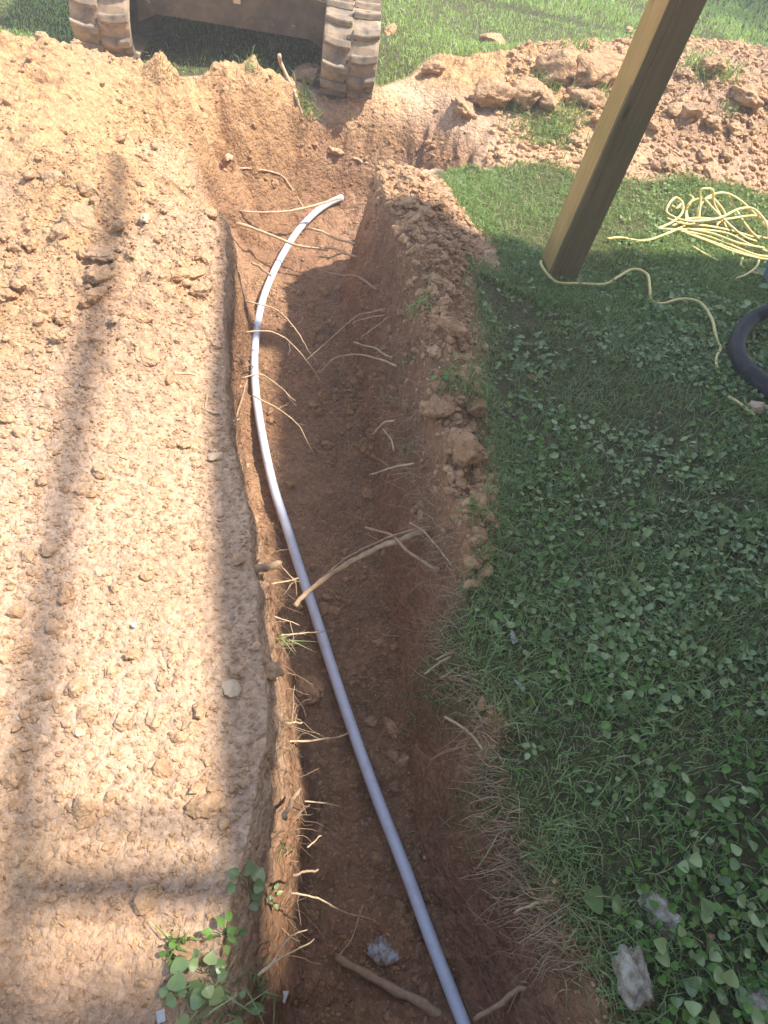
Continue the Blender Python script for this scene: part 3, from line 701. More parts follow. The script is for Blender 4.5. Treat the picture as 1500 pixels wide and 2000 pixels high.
root([(530,1240,-.3),(590,1237,-.32),(642,1231,-.34)], .003, .0018, 'short pale root crossing the pipe below the thick root')
root([(462,438,-.35),(520,456,-.37),(580,478,-.39),(640,490,-.38)], .0085, .0055, 'straight peeled stick lying over the pipe near its far curve', twigs=3)
root([(468,412,-.35),(540,415,-.36),(600,404,-.36),(668,386,-.34)], .005, .008, 'long pale root crossing the far end of the pipe', twigs=2)
root([(602,447,-.33),(660,467,-.3),(706,482,-.22)], .007, .005, 'short straight stick poking from the right wall above the pipe bend')
root([(636,480,-.32),(665,490,-.28),(694,502,-.2)], .0075, .005, 'broken light stick end against the far right wall')
root([(622,501,-.33),(645,503,-.32),(668,495,-.3),(695,500,-.22)], .005, .004, 'crooked little root just below the broken light stick')
root([(620,525,-.3),(660,537,-.27),(700,541,-.2),(735,566,-.1)], .0035, .006, 'long bowed root arching out of the right wall', RBROWN, twigs=2)
root([(492,513,-.3),(512,525,-.34),(530,541,-.38)], .006, .005, 'dark stub of root over the pipe below the peeled stick', RBROWN)
root([(480,587,-.25),(540,605,-.27),(575,640,-.3),(600,680,-.34),(622,712,-.38)], .0035, .002, 'drooping root hanging across the pipe from the left bank', twigs=2)
root([(482,650,-.2),(530,648,-.24),(565,668,-.28),(600,705,-.34),(632,752,-.42)], .0035, .0018, 'second drooping root below the first over the pipe', twigs=2)
root([(470,737,-.12),(510,732,-.18),(545,755,-.24),(577,784,-.3)], .003, .0018, 'thin drooping root from the left bank halfway along the trench', twigs=2)
root([(492,772,-.12),(545,800,-.2),(585,835,-.28),(614,888,-.38)], .0032, .0018, 'longest drooping root with a curl over the trench floor', twigs=2)
root([(624,728,-.35),(655,700,-.3),(700,692,-.22),(745,702,-.12),(775,716,-.05)], .0028, .0045, 'arched root in the middle of the right wall', twigs=3)
root([(600,702,-.3),(670,640,-.26),(700,615,-.2),(735,608,-.14),(775,596,-.06)], .002, .004, 'slender root rising up the far right wall', twigs=3)
root([(688,632,-.2),(710,622,-.17),(765,614,-.1)], .0022, .003, 'pale twig root under the slender rising root', twigs=1)
root([(706,658,-.16),(740,634,-.12),(764,614,-.07)], .0022, .003, 'straight pale twig leaning up to the mound edge')
root([(690,668,-.14),(730,680,-.12),(765,700,-.08)], .003, .0035, 'fork shaped root at the edge of the mound', twigs=3)
root([(728,848,-.15),(750,826,-.1),(772,820,-.06)], .0032, .0045, 'bent pale root sticking out halfway down the right wall')
root([(748,838,-.14),(763,858,-.12),(770,880,-.12)], .0025, .0035, 'short pale root pointing down under the bent one', twigs=1)
root([(722,928,-.14),(760,915,-.1),(808,905,-.04)], .0022, .004, 'thin pale root reaching left above the thick crossing root', twigs=2)
root([(830,1317,-.16),(870,1288,-.12),(930,1272,-.04)], .003, .0045, 'long prong of the forked roots by the pointed shard', twigs=2)
root([(852,1288,-.14),(885,1274,-.1),(918,1270,-.04)], .0028, .0035, 'short prong of the forked roots by the pointed shard')
root([(860,1325,-.12),(900,1305,-.08),(950,1300,-.03)], .0022, .0035, 'lowest prong of the forked roots by the pointed shard')
root([(1007,1782,-.1),(1040,1768,-.06),(1085,1757,-.02)], .003, .0045, 'pale snapped root under the big leaf on the near rim')
root([(835,1500,-.3),(852,1478,-.26),(905,1458,-.16),(950,1438,-.08)], .0015, .0028, 'hair thin root curling down the near right wall', RBROWN, twigs=2)
root([(940,1680,-.25),(948,1710,-.24),(1000,1690,-.1)], .0015, .0022, 'looped thin root on the near right wall', RBROWN, twigs=3)
root([(940,1735,-.25),(975,1758,-.2),(990,1760,-.15),(1000,1700,-.08)], .0015, .002, 'hooked thin root below the looped one', RBROWN, twigs=3)
root([(545,104,.2),(551,130,.13),(575,180),(590,222),(606,262),(611,280)], .011, .005, 'thick pale root running down the slope under the excavator')
root([(688,309),(705,316),(722,324)], .008, .006, 'short pale root stub at the top of the pipe end')
root([(455,330),(500,332),(545,342),(572,372),(597,412)], .005, .004, 'arching root on the dirt face above the far pipe end', twigs=2)
root([(370,280),(410,300),(440,330),(470,385)], .003, .002, 'fine arched root on the slope below the excavator', twigs=2)
root([(498,1116,-.02),(520,1108,-.05),(549,1099,-.1)], .013, .010, 'broken brown root stump sticking out of the left rim', RBROWN)
root([(540,1095,-.1),(560,1118,-.16),(576,1135,-.2),(579,1165,-.26)], .0022, .0018, 'thin root dropping from the broken stump', twigs=2)
root([(530,1140,-.1),(560,1135,-.14),(586,1128,-.2)], .003, .0018, 'pale root reaching for the pipe beside the stump', twigs=3)
root([(536,1205,-.12),(560,1212,-.16),(585,1222,-.2)], .0022, .0016, 'small white root below the stump on the left wall', twigs=3)
root([(560,1412,-.1),(575,1412,-.12),(592,1411,-.16)], .0024, .0022, 'snapped pale root tip on the lower left wall', twigs=4)
root([(555,1592,-.05),(568,1570,-.1),(587,1540,-.14)], .006, .005, 'grey brown stick leaning on the sunlit left wall', RBROWN)
root([(595,1565,-.25),(630,1568,-.3),(665,1574,-.34)], .002, .002, 'thin straight root beside the pipe at lower left')
root([(600,1655,-.2),(615,1642,-.22),(628,1630,-.24)], .002, .0015, 'tiny curved root tip on the lower left wall')
root([(572,1708,-.12),(600,1702,-.16),(623,1698,-.18)], .0032, .0026, 'short stick end above the sunlit foot of the left wall', RBROWN)
root([(570,1746,-.12),(620,1755,-.2),(670,1780,-.32),(728,1796,-.42)], .0023, .002, 'long bowed root across the trench floor near the bottom')
root([(505,1905,-.02),(545,1873,-.06),(580,1853,-.1),(614,1834,-.16)], .0024, .0016, 'forked twig root over the near left rim', twigs=2)
root([(505,1905,-.02),(530,1880,-.05),(570,1830,-.1),(600,1815,-.14)], .0022, .0015, 'second fork of the twig root over the near left rim')
root([(660,1870,-.45),(685,1835,-.42),(708,1768,-.38)], .0018, .0016, 'upright thin root left of the white patch')
root([(655,1868,-.50),(720,1905,-.535),(790,1945,-.55),(880,2000,-.55)], .009, .015, 'buried brown root ridge crossing under the pipe at the bottom', RBROWN)
root([(340,730),(375,733),(415,742)], .005, .003, 'straight dry stick on the sunlit bank near the rim')
root([(460,640),(420,665),(500,720)], .003, .002, 'thin dry stick lying up to the left rim', RBROWN)
root([(405,770),(403,800),(430,810),(452,806)], .0035, .002, 'curled pale root on the left bank by the rim')
root([(442,850),(458,820),(476,770),(484,745)], .005, .004, 'dark root standing against the left rim', RBROWN, twigs=3)
root([(442,850),(455,830),(468,818)], .004, .003, 'pale stub at the foot of the dark left rim root')
# fibrous roots: far too many to count
def hairs(n, name, spots, rad=.0011):
    b = MB()
    for _ in range(n):
        px, py, side = spots()
        p = on(px, py); d = np.array([-side*random.uniform(.5, 1), random.uniform(-.6, .6), random.uniform(-.7, .5)])
        d /= np.linalg.norm(d); Lg = random.uniform(.03, .13)*random.choice([.6, 1, 1.3]); q = p + np.array([0, 0, .002]); P = [q - d*.01]
        for s in range(5):
            q = q + d*Lg/5; d = d + RNG.normal(0, .32, 3) + np.array([0, 0, -.12]); d /= np.linalg.norm(d); P.append(q)
        b.add(*tube(P, np.linspace(rad*random.uniform(.7, 1.5), .0005, 6), 4))
    o = b.build(name, RPALE if 'pale' in name else RBROWN, None, 0, True); return tag(o, kind='stuff')
WR = [(770,340),(700,430),(730,560),(770,700),(790,820),(830,930),(870,1040),(890,1140),(890,1230),(930,1330),(980,1430),(1000,1540),(1010,1640),(1060,1740),(1110,1830),(1180,1910)]
def wr():
    i = random.random()*(len(WR)-1.001); k = int(i); t = i-k
    return (WR[k][0]*(1-t)+WR[k+1][0]*t + random.gauss(-12, 26), WR[k][1]*(1-t)+WR[k+1][1]*t + random.gauss(0, 20), 1)
WL = [(490,600),(480,720),(495,850),(500,1000),(515,1120),(530,1250),(545,1380),(552,1500),(570,1620),(575,1740),(540,1850)]
def wl():
    i = random.random()*(len(WL)-1.001); k = int(i); t = i-k
    return (WL[k][0]*(1-t)+WL[k+1][0]*t + random.gauss(8, 12), WL[k][1]*(1-t)+WL[k+1][1]*t + random.gauss(0, 20), -1)
hairs(800, 'fine_roots', wr, .0011); hairs(150, 'fine_pale_roots', wr, .0012); hairs(120, 'fine_roots', wl, .0008); hairs(22, 'fine_pale_roots', wl, .0009)
hairs(60, 'fine_pale_roots', lambda: (random.uniform(440, 620), random.uniform(400, 560), random.choice([-1, 1])), .0014)
hairs(50, 'fine_straw_roots', lambda: (random.uniform(0, 200), random.gauss(788, 9), random.choice([-1, 1])), .001)
hairs(60, 'fine_roots', lambda: (random.uniform(980, 1180), random.uniform(1700, 1900), 1))

# ------------------------------------------------------------------ tufts and weeds
def tuft(px, py, n, h, spread, label, m=GRASS, wd=.004, lean=.9, cat='grass tuft'):
    p = on(px, py); a = RNG.normal(0, spread, (n, 2)); P = np.stack([p[0]+a[:, 0], p[1]+a[:, 1]*.8, 0*a[:, 0]], 1); P[:, 2] = np.maximum(hz(P[:, 0], P[:, 1]), p[2]-.03)
    o = blades(P - p, h, wd, m, 'grass_tuft', lean, None); o.location = p; return tag(o, label, cat)
for a in [
    (822, 602, 45, .07, .025, 'bright green grass tuft growing on the brown mound beside the trench', GRASS, .005, 1.2),
    (770, 770, 60, .05, .022, 'dry wispy grass tuft on the rim below the mound leaves', STRAW, .003, 1.1),
    (800, 870, 70, .05, .025, 'dark wispy tuft by the big rounded clod', GRASSD, .003, 1.1),
    (905, 750, 170, .06, .05, 'dense fine grass tuft where the mound meets the lawn', GRASSD, .003, .8),
    (1000, 198, 130, .09, .05, 'grass hanging off the foot of the overhanging sod block', GRASS, .006, 1),
    (1068, 172, 130, .09, .06, 'grass clump on the middle of the far sod ridge', GRASS, .006, 1),
    (1120, 100, 70, .10, .05, 'tall grass sticking up between two ridge sod blocks', GRASS, .006, .7),
    (1165, 190, 90, .08, .05, 'grass clump against the left side of the post on the ridge', GRASS, .006, 1),
    (1380, 145, 200, .12, .09, 'large green grass tuft on the heap right of the post', GRASS, .007, 1),
    (1065, 262, 520, .07, .09, 'leafy green sod patch lying on the dirt above the lawn', GRASS, .006, 1.1),
    (1110, 228, 150, .06, .06, 'small green patch above the leafy sod patch', GRASS, .006, 1.1),
    (1420, 222, 60, .06, .04, 'little tuft in the middle of the far heap', GRASSD, .005, 1),
    (542, 98, 60, .09, .03, 'green tuft on top of the thick pale slope root', GRASS, .005, .9),
    (312, 135, 45, .045, .035, 'dry tuft on the crest near the left track', STRAW, .004, 1),
    (490, 135, 40, .05, .03, 'small faded tuft on the crest under the machine', GRASSD, .004, 1),
    (598, 215, 90, .08, .035, 'green weeds trailing down beside the right track', GRASS, .005, 1.2),
    (160, 372, 40, .05, .035, 'faint dry tuft on the left spoil pile', STRAW, .003, 1),
    (720, 105, 30, .12, .03, 'grass at the outer side of the right track', GRASS, .005, .7),
    (975, 1588, 40, .05, .012, 'yellow green tuft catching the light on the near rim', WEED, .0032, 1.3),
    (1055, 1640, 8, .09, .006, 'two long pale blades bending over the near rim', STRAW, .003, 1),
    (1000, 1500, 6, .07, .006, 'single bright blade beside the curved near root', WEED, .003, 1),
    (900, 1240, 70, .05, .03, 'grass fringe over the rim under the thick root', GRASSD, .003, 1.2),
    (930, 1000, 60, .05, .03, 'weedy tuft at the rim right of the thick root', GRASSD, .004, 1.1),
    (1080, 1650, 120, .06, .035, 'drooping grass fringe on the near right rim', GRASSD, .003, 1.3),
    (1095, 1770, 90, .07, .025, 'dead grass hanging over the near rim below the big leaf', STRAW, .0022, 1.3),
    (540, 1252, 10, .06, .006, 'small green blades on the left rim below the stump', GRASS, .005, 1.1),
    (548, 1648, 22, .035, .010, 'dark little tuft on the left rim above the weeds', GRASSD, .004, 1.2),
    (350, 1850, 26, .036, .014, 'bright spiky tuft at the left end of the weeds', WEED, .006, 1.2),
    (500, 1930, 60, .05, .02, 'shaded blades beside the forked twig root', GRASSD, .004, 1.2),
    (430, 1965, 60, .05, .03, 'shaded blades at the bottom of the weeds', GRASSD, .004, 1.2),
    (1390, 560, 60, .08, .05, 'upright grass blades in the bare patch right of the cord', GRASSD, .005, .5),
    (1240, 480, 60, .05, .05, 'green blades beside the post foot on bare soil', GRASS, .004, .9)]:
    tuft(*a)
# leafy weeds: stem things whose leaves are parts
LM = []
for k in range(3):
    n2 = 9; V = []; 
    bow = (.18, .3, .1)[k]; asp = (1, .62, .8)[k]
    for i in range(n2):
        t = i/(n2-1); wdt = (math.sin(pi*min(1, t**.75))**.8)*.46*asp if 0 < i < n2-1 else 0
        if k == 0: wdt = [0, .45, .56, .55, .5, .42, .3, .16, 0][i]
        zz = -bow*(t-.35)**2
        V += [(-wdt, t, zz+.2*wdt), (-wdt*.5, t, zz+.03), (0, t, zz-.03), (wdt*.5, t, zz+.03), (wdt, t, zz+.2*wdt)]
    F = [(5*i+j, 5*i+j+1, 5*i+j+6, 5*i+j+5) for i in range(n2-1) for j in range(4)]
    for tn in range(2):
        for mm in (WEED, COVER):
            o = mesh_np('leaf', V, F, mm, None, True, dict(tint=np.full(len(V), .25+.45*tn))); LM.append((k, mm, o.data)); bpy.data.objects.remove(o)
def weed(px, py, nl, size, spread, label, m=WEED, shape=0, h=.04, cat='weed'):
    p = on(px, py); root_ = empty('weed_plant', p); tag(root_, label, cat); cand = [d for k, mm, d in LM if k == shape and mm is m]
    b = MB()
    for i in range(nl):
        a = i*2.4+random.random(); rr = spread*math.sqrt(random.random()); c = np.array([rr*cos(a), rr*sin(a), 0]); gz = float(hz(p[0]+c[0], p[1]+c[1]))-p[2]
        c[2] = max(gz, -.06) + h*random.uniform(.5, 1.2)
        o = bpy.data.objects.new('leaf', random.choice(cand)); link(o, root_); s = size*.74*random.uniform(.65, 1.2)
        o.location = c; o.scale = (s, s, s); o.rotation_euler = (random.uniform(-.5, .25), random.uniform(-.35, .35), a-pi/2+random.uniform(-.6, .6))
        b.add(*tube(catmull([(c[0]*.2, c[1]*.2, -.005), (c[0]*.5, c[1]*.5, c[2]*.7), c], 2), np.full(5, .0009), 4))
    b.build('stem', m, root_)
for a in [
    (487, 1735, 7, .042, .035, 'heart leaved weed in the shade of the left rim', COVER, 0, .04),
    (525, 1752, 6, .032, .022, 'small round leaved weed right of the heart leaved one', COVER, 1, .04),
    (440, 1830, 9, .034, .026, 'bright sunlit weed with pointed leaves at the lower left', WEED, 1, .04),
    (400, 1905, 8, .040, .04, 'dull broad leaved weed below the bright sunlit one', COVER, 0, .03),
    (350, 1950, 7, .042, .04, 'shaded leafy weed near the bottom edge', COVER, 0, .03),
    (455, 1985, 7, .038, .035, 'shaded weed at the bottom edge beside the white chip', COVER, 2, .03),
    (330, 1870, 4, .032, .02, 'small lobed weed at the left end of the green patch', WEED, 2, .02),
    (858, 748, 3, .045, .015, 'yellow green leaves on top of the dark rim clump', WEED, 2, .05),
    (797, 712, 4, .030, .012, 'small bluish weed on the brown mound', COVER, 1, .04),
    (1175, 1765, 2, .075, .008, 'big torn leaf hanging over the near right rim', COVER, 0, .05),
    (1028, 1478, 7, .022, .016, 'little round leaved sprig beside the near root', COVER, 2, .05),
    (1045, 1140, 5, .022, .02, 'pale sprig at the rim beside the thick root', COVER, 2, .03),
    (912, 1000, 5, .024, .016, 'small leaf cluster at the rim above the thick root', WEED, 1, .03),
    (1262, 612, 16, .032, .10, 'bright weed patch with rounded leaves below the post', WEED, 0, .05),
    (1330, 640, 14, .036, .10, 'bright weed patch in the loop of the yellow cord', WEED, 0, .05),
    (1210, 570, 9, .030, .07, 'bright leaves right at the foot of the post', WEED, 0, .05),
    (1465, 640, 8, .055, .08, 'broad leaved weed by the black tube', COVER, 0, .09),
    (1485, 590, 6, .06, .06, 'blue green leaves over the top of the black tube', COVER, 0, .13),
    (1100, 880, 14, .036, .13, 'bluish broad leaves in the shade near the grey rim', COVER, 2, .04),
    (1440, 1590, 12, .035, .08, 'heart leaved patch at the right edge low in the shade', COVER, 0, .04),
    (1370, 1700, 12, .034, .08, 'heart leaved patch above the pale flat rock', COVER, 0, .04),
    (1430, 1850, 10, .040, .08, 'large heart leaves near the bottom right corner', COVER, 0, .04),
    (1330, 1890, 10, .036, .07, 'heart leaves right of the lumpy grey rock', COVER, 0, .04),
    (1400, 1980, 8, .038, .07, 'dim leaves at the bottom edge right of the rock', COVER, 0, .04),
    (1300, 1560, 10, .030, .08, 'small heart leaves in the middle of the shade', COVER, 0, .03),
    (1180, 1560, 7, .030, .06, 'sparse broad leaves between the grasses near the rim', COVER, 1, .03)]:
    weed(*a)

# ------------------------------------------------------------------ extension cord
m, n, l, b = mat('yellow_cord_jacket'); co = n.new('ShaderNodeNewGeometry').outputs['Position']
t = noise(n, l, 25, 5, .7, co); r = ramp(n, [(.35, (.70, .52, .17)), (.6, (.78, .64, .28)), (.8, (.42, .32, .15))]); l.new(t.outputs[0], r.inputs[0])
l.new(r.outputs[0], b.inputs['Base Color']); b.inputs['Roughness'].default_value = .55; CORD = m
GREY = plain('grey_plastic', (.20, .26, .29), .5, .15, 9, .1); BLACK = dusty('black_tube_rubber', (.022, .021, .026), (.10, .08, .07), (.5, .9), .6, 14, .6)
cord = empty('extension_cord', on(1300, 470)); tag(cord, 'tangled yellow extension cord heaped on the grass and trailing round the post', 'cord')
cl = np.array(cord.location)
def strand(pts, r=.0062, name='cord_strand', m=CORD, n_=8):
    P = []
    for p in pts:
        q = on(p[0], p[1]); lift = p[2] if len(p) > 2 else .0
        if lift: q = at(p[0], p[1], q[2]+lift)
        P.append(q + np.array([0, 0, r+.004]) - cl)
    b = MB(); b.add(*tube(catmull(P, n_), r, 8)); return b.build(name, m, cord, 0, True)
strand([(1055,515,.02),(1056,522,.02),(1068,540,.015),(1088,556,.01),(1130,558,.01),(1180,559,.012),(1205,545,.02),(1235,530,.03),(1262,540,.03),(1267,565,.02),(1270,590,.01),(1290,597,.015),(1330,588,.03),(1365,595,.03),(1387,625,.025),(1395,655,.02)], .0065)
strand([(1395,655,.02),(1400,672,.01),(1405,685,.012),(1397,702,.012),(1398,722,.008),(1408,752,-.002)], .006)
strand([(1420,778,.01),(1440,790,.015),(1452,800,.015),(1472,815,.0)], .006)
strand([(1184,470,.012),(1210,468,.012),(1255,474,.012),(1295,462,.014),(1335,445,.02)], .006)
heap = [
 [(1282,450,.01),(1320,452,.02),(1370,452,.03),(1420,460,.03),(1460,480,.02),(1496,495,.02)],
 [(1282,450,.01),(1310,438,.04),(1330,420,.07),(1331,400,.09),(1318,390,.09),(1305,402,.08),(1302,420,.05),(1340,435,.06),(1400,430,.08),(1440,412,.10),(1470,412,.1),(1495,440,.08),(1500,470,.05)],
 [(1300,430,.02),(1330,440,.03),(1380,445,.04),(1430,455,.03),(1480,470,.02)],
 [(1340,445,.02),(1338,420,.04),(1345,400,.07),(1370,392,.1),(1390,410,.09),(1420,440,.06),(1450,465,.03),(1475,475,.02)],
 [(1362,438,.03),(1366,400,.1),(1366,376,.14),(1378,372,.15),(1390,376,.14),(1392,400,.09),(1405,425,.05),(1420,455,.03)],
 [(1370,395,.09),(1395,382,.11),(1420,382,.11),(1450,400,.1),(1480,430,.07),(1500,450,.06)],
 [(1360,430,.04),(1365,405,.08),(1385,390,.1),(1400,400,.09),(1415,425,.06),(1400,440,.05),(1396,450,.02)],
 [(1310,445,.02),(1350,430,.05),(1410,432,.06),(1470,425,.08),(1502,440,.07)],
 [(1325,455,.015),(1370,462,.02),(1420,480,.02),(1470,500,.02),(1500,505,.02)],
 [(1335,458,.02),(1380,475,.02),(1430,495,.02),(1480,508,.02),(1502,510,.02)],
 [(1340,450,.03),(1390,460,.04),(1440,478,.04),(1490,488,.03)],
 [(1350,462,.01),(1400,480,.015),(1450,498,.01),(1495,512,.01)],
 [(1420,385,.1),(1440,420,.06),(1460,450,.04),(1480,470,.03)],
 [(1310,405,.06),(1320,410,.05),(1330,398,.06),(1322,392,.06)],
 [(1432,408,.07),(1452,440,.04),(1470,462,.03),(1500,470,.03)],
 [(1345,385,.02),(1352,392,.05),(1340,410,.04),(1342,430,.03),(1360,446,.02)],
 [(1350,485,.01),(1375,500,.01),(1400,513,.004)],
 [(1480,512,.01),(1475,525,.012),(1455,540,.01),(1435,548,.005)],
 [(1448,508,.01),(1445,520,.01),(1450,527,.01)],[(1465,535,.01),(1500,543,.01)]]
for i, s in enumerate(heap): strand(s, .0062)
e = on(1332, 459); b = MB(); b.add(*tube([e-cl+np.array([-.012, 0, .018]), e-cl+np.array([.03, -.005, .02])], .011, 10)); b.build('plug', plain('plug_body', (.30, .22, .18), .6), cord, 0, True)
# reel wheel at the right edge
wc = on(1512, 562)
reel = empty('cord_reel', (wc[0], wc[1]-.02, wc[2]), radians(-35)); tag(reel, 'grey plastic reel wheel cut off by the right edge beside the yellow cord', 'reel')
def ring(ro, ri, y0, y1, cz, n_=40):
    V = []; F = []
    for i in range(n_):
        a = 2*pi*i/n_
        for rr, yy in ((ro, y0), (ro, y1), (ri, y1), (ri, y0)): V.append((rr*cos(a), yy, cz+rr*sin(a)))
    for i in range(n_):
        j = (i+1) % n_
        for k in range(4): F.append((4*i+k, 4*i+(k+1) % 4, 4*j+(k+1) % 4, 4*j+k))
    return V, F
for yy in (0, .13):
    b = MB(); b.add(*ring(.105, .085, yy-.012, yy+.012, .105)); b.build('rim', GREY, reel, .002)
    for k in range(6):
        a = k*pi/3; b = MB(); b.box((.02, yy-.004, -.007), (.088, yy+.004, .007)); o = b.build('spoke', GREY, reel, .001); o.location = (0, 0, .105); o.rotation_euler = (0, a, 0)
    b = MB(); b.cyl((yy, .105), .03, -.01, .01, 0); b = MB(); b.prism([(.03*cos(t_*pi/8), .105+.03*sin(t_*pi/8)) for t_ in range(16)], yy-.01, yy+.01, 1); b.build('hub', GREY, reel)
b = MB(); b.prism([(.028*cos(t_*pi/8), .105+.028*sin(t_*pi/8)) for t_ in range(16)], 0.011, .119, 1); b.build('axle', GREY, reel)
# black tube
tp = [(1560,580,.14),(1500,607,.12),(1470,622,.09),(1447,648,.07),(1438,680,.055),(1448,710,.05),(1475,738,.05),(1510,765,.05),(1560,800,.05)]
b = MB(); P = catmull([at(x_, y_, z_) for x_, y_, z_ in tp], 8); b.add(*tube(P, np.linspace(.028, .040, len(P)), 20)); o = b.build('corrugated_tube', BLACK, None, 0, True)
tag(o, 'thick black flexible tube curving in from the right edge', 'tube')

# ------------------------------------------------------------------ deck: post in view, the rest overhead
E1 = np.array([.954, .30, 0]); E2 = np.array([-.30, .954, 0])
def timber(name, c1, c2, c3):
    m, n, l, b = mat(name)
    co = n.new('ShaderNodeTexCoord').outputs['Object']; mp = n.new('ShaderNodeMapping'); mp.inputs['Scale'].default_value = (14, 14, .7); l.new(co, mp.inputs[0])
    t1 = noise(n, l, 3, 6, .65, mp.outputs[0], .6); t2 = noise(n, l, 2.2, 4, .6, co)
    mp2 = n.new('ShaderNodeMapping'); mp2.inputs['Scale'].default_value = (60, 60, 1.2); l.new(co, mp2.inputs[0]); t3 = noise(n, l, 3, 5, .7, mp2.outputs[0])
    r = ramp(n, [(.3, c1), (.55, c2), (.75, c3)]); l.new(t1.outputs[0], r.inputs[0])
    r2 = ramp(n, [(.35, (.72, .78, .66)), (.65, (1.05, 1, .95))]); l.new(t2.outputs[0], r2.inputs[0])
    c = mixc(n, l, .9, r.outputs[0], r2.outputs[0], 'MULTIPLY')
    r3 = ramp(n, [(.3, (.6, .55, .5)), (.45, (1, 1, 1))]); l.new(t3.outputs[0], r3.inputs[0]); c = mixc(n, l, .8, c, r3.outputs[0], 'MULTIPLY')
    wv = n.new('ShaderNodeTexVoronoi'); wv.inputs['Scale'].default_value = 2.6; mp3 = n.new('ShaderNodeMapping'); mp3.inputs['Scale'].default_value = (3, 3, .8); l.new(co, mp3.inputs[0]); l.new(mp3.outputs[0], wv.inputs['Vector'])
    kn = ramp(n, [(.03, (.35, .28, .2)), (.09, (1, 1, 1))]); l.new(wv.outputs['Distance'], kn.inputs[0]); c = mixc(n, l, .7, c, kn.outputs[0], 'MULTIPLY')
    l.new(c, b.inputs['Base Color']); b.inputs['Roughness'].default_value = .8; b.inputs['Specular IOR Level'].default_value = .25; bump(n, l, b, t3.outputs[0], .5, .004)
    return m
WOOD = timber('weathered_timber', (.20, .14, .075), (.28, .195, .105), (.34, .24, .135)); WOOD_LIT = timber('bounce_lit_timber', (.46, .28, .10), (.56, .35, .13), (.62, .40, .16))  # second timber is a lightened copy, with bounced light put into its colour
def dpt(u, v, z): q = E1*u + E2*v; return (q[0], q[1], z)
ang = math.atan2(E1[1], E1[0])
pu, pv = 1.40, 2.755
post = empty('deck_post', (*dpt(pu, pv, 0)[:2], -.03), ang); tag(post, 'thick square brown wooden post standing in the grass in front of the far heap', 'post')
# square section with a long drying check in the front face, worn corners
H = 3.45; V = []; zs = np.linspace(-.15, H, 60)
prof = [(-.07,-.064),(-.064,-.07),(-.046,-.0705),(-.040,-.0705),(-.0385,-.060),(-.037,-.0705),(-.02,-.0705),(.02,-.0702),(.064,-.07),(.07,-.064),(.07,.064),(.064,.07),(-.064,.07),(-.07,.064)]
for i, z in enumerate(zs):
    dpth = .35 + .65*max(0, math.sin(z*1.9+.3)); 
    for k, (a, c_) in enumerate(prof):
        wob = .0015*math.sin(z*3+k)+random.uniform(-.0005, .0005)
        if k in (3, 4, 5): a += .006*math.sin(z*1.3) + .012*(z/H)
        if k == 4: c_ = -.0705 + (c_+.0705)*1.0*dpth
        V.append((a+wob, c_+wob*.5, z))
K = len(prof); F = [(i*K+j, i*K+(j+1) % K, (i+1)*K+(j+1) % K, (i+1)*K+j) for i in range(59) for j in range(K)] + [tuple(range(K))[::-1], tuple(59*K+j for j in range(K))]
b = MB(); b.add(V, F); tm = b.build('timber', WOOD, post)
tm.data.materials.append(WOOD_LIT)
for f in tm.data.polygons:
    if f.normal.x < -.8: f.material_index = 1  # left face takes the lighter copy, as if lit by the bank
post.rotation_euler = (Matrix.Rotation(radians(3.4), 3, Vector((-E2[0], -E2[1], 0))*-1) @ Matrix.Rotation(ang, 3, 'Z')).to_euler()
deck = empty('deck_platform', (0, 0, 0), ang); tag(deck, kind='structure')
def dbox(name, u0, u1, v0, v1, z0, z1): b = MB(); b.box((u0, v0, z0), (u1, v1, z1)); o = b.build(name, WOOD, deck, .003); o['kind'] = 'structure'; return o
D1, D2 = np.array([.937, .35, 0]), np.array([-.35, .937, 0])
deck.rotation_euler = (0, 0, math.atan2(.35, .937))
b = MB(); b.prism([(1.40, -1.15), (1.465, -1.15), (1.43, 2.62), (1.345, 2.62)], 2.20, 2.45, 2); b.build('rim_beam', WOOD, deck)
b = MB(); b.prism([(1.535, -1.15), (1.59, -1.15), (1.525, 2.75), (1.47, 2.75)], 3.42, 3.46, 2); b.build('top_rail', WOOD, deck)
dbox('rail_post', 1.495, 1.565, .098, .182, 2.455, 3.415)
dbox('baluster', 1.505, 1.54, .247, .282, 2.455, 3.415)
v_ = -1.15; wv_ = .14
while v_ < 2.6:
    dbox('deck_board', 1.825+(v_+.07-.11)*.1, 6.2, v_, v_+wv_, 2.505, 2.54); v_ += wv_+.001
for u in np.arange(2.12, 6.2, .6): dbox('joist', u, u+.04, -1.15, 2.70, 2.30, 2.50)
SIDING = plain('house_siding', (.40, .36, .30), .7, .06, 3, .1)
hw = empty('house_wall', (0, 0, 0), math.atan2(.35, .937)); tag(hw, kind='structure')
for k in range(28):
    b = MB(); b.prism([(-1.2, .2*k), (-1.18, .2*k), (-1.195, .2*k+.2), (-1.2, .2*k+.2)], -2.2, 9, 0); o = b.build('siding_board', SIDING, hw); o['kind'] = 'structure'
b = MB(); b.box((-2.2, -1.6, -.2), (9, -1.203, 5.6)); o = b.build('wall', SIDING, hw); o['kind'] = 'structure'
b = MB(); b.box((-2.8, -2.0, 5.603), (9.4, -.22, 5.75)); o = b.build('eave', SIDING, hw); o['kind'] = 'structure'

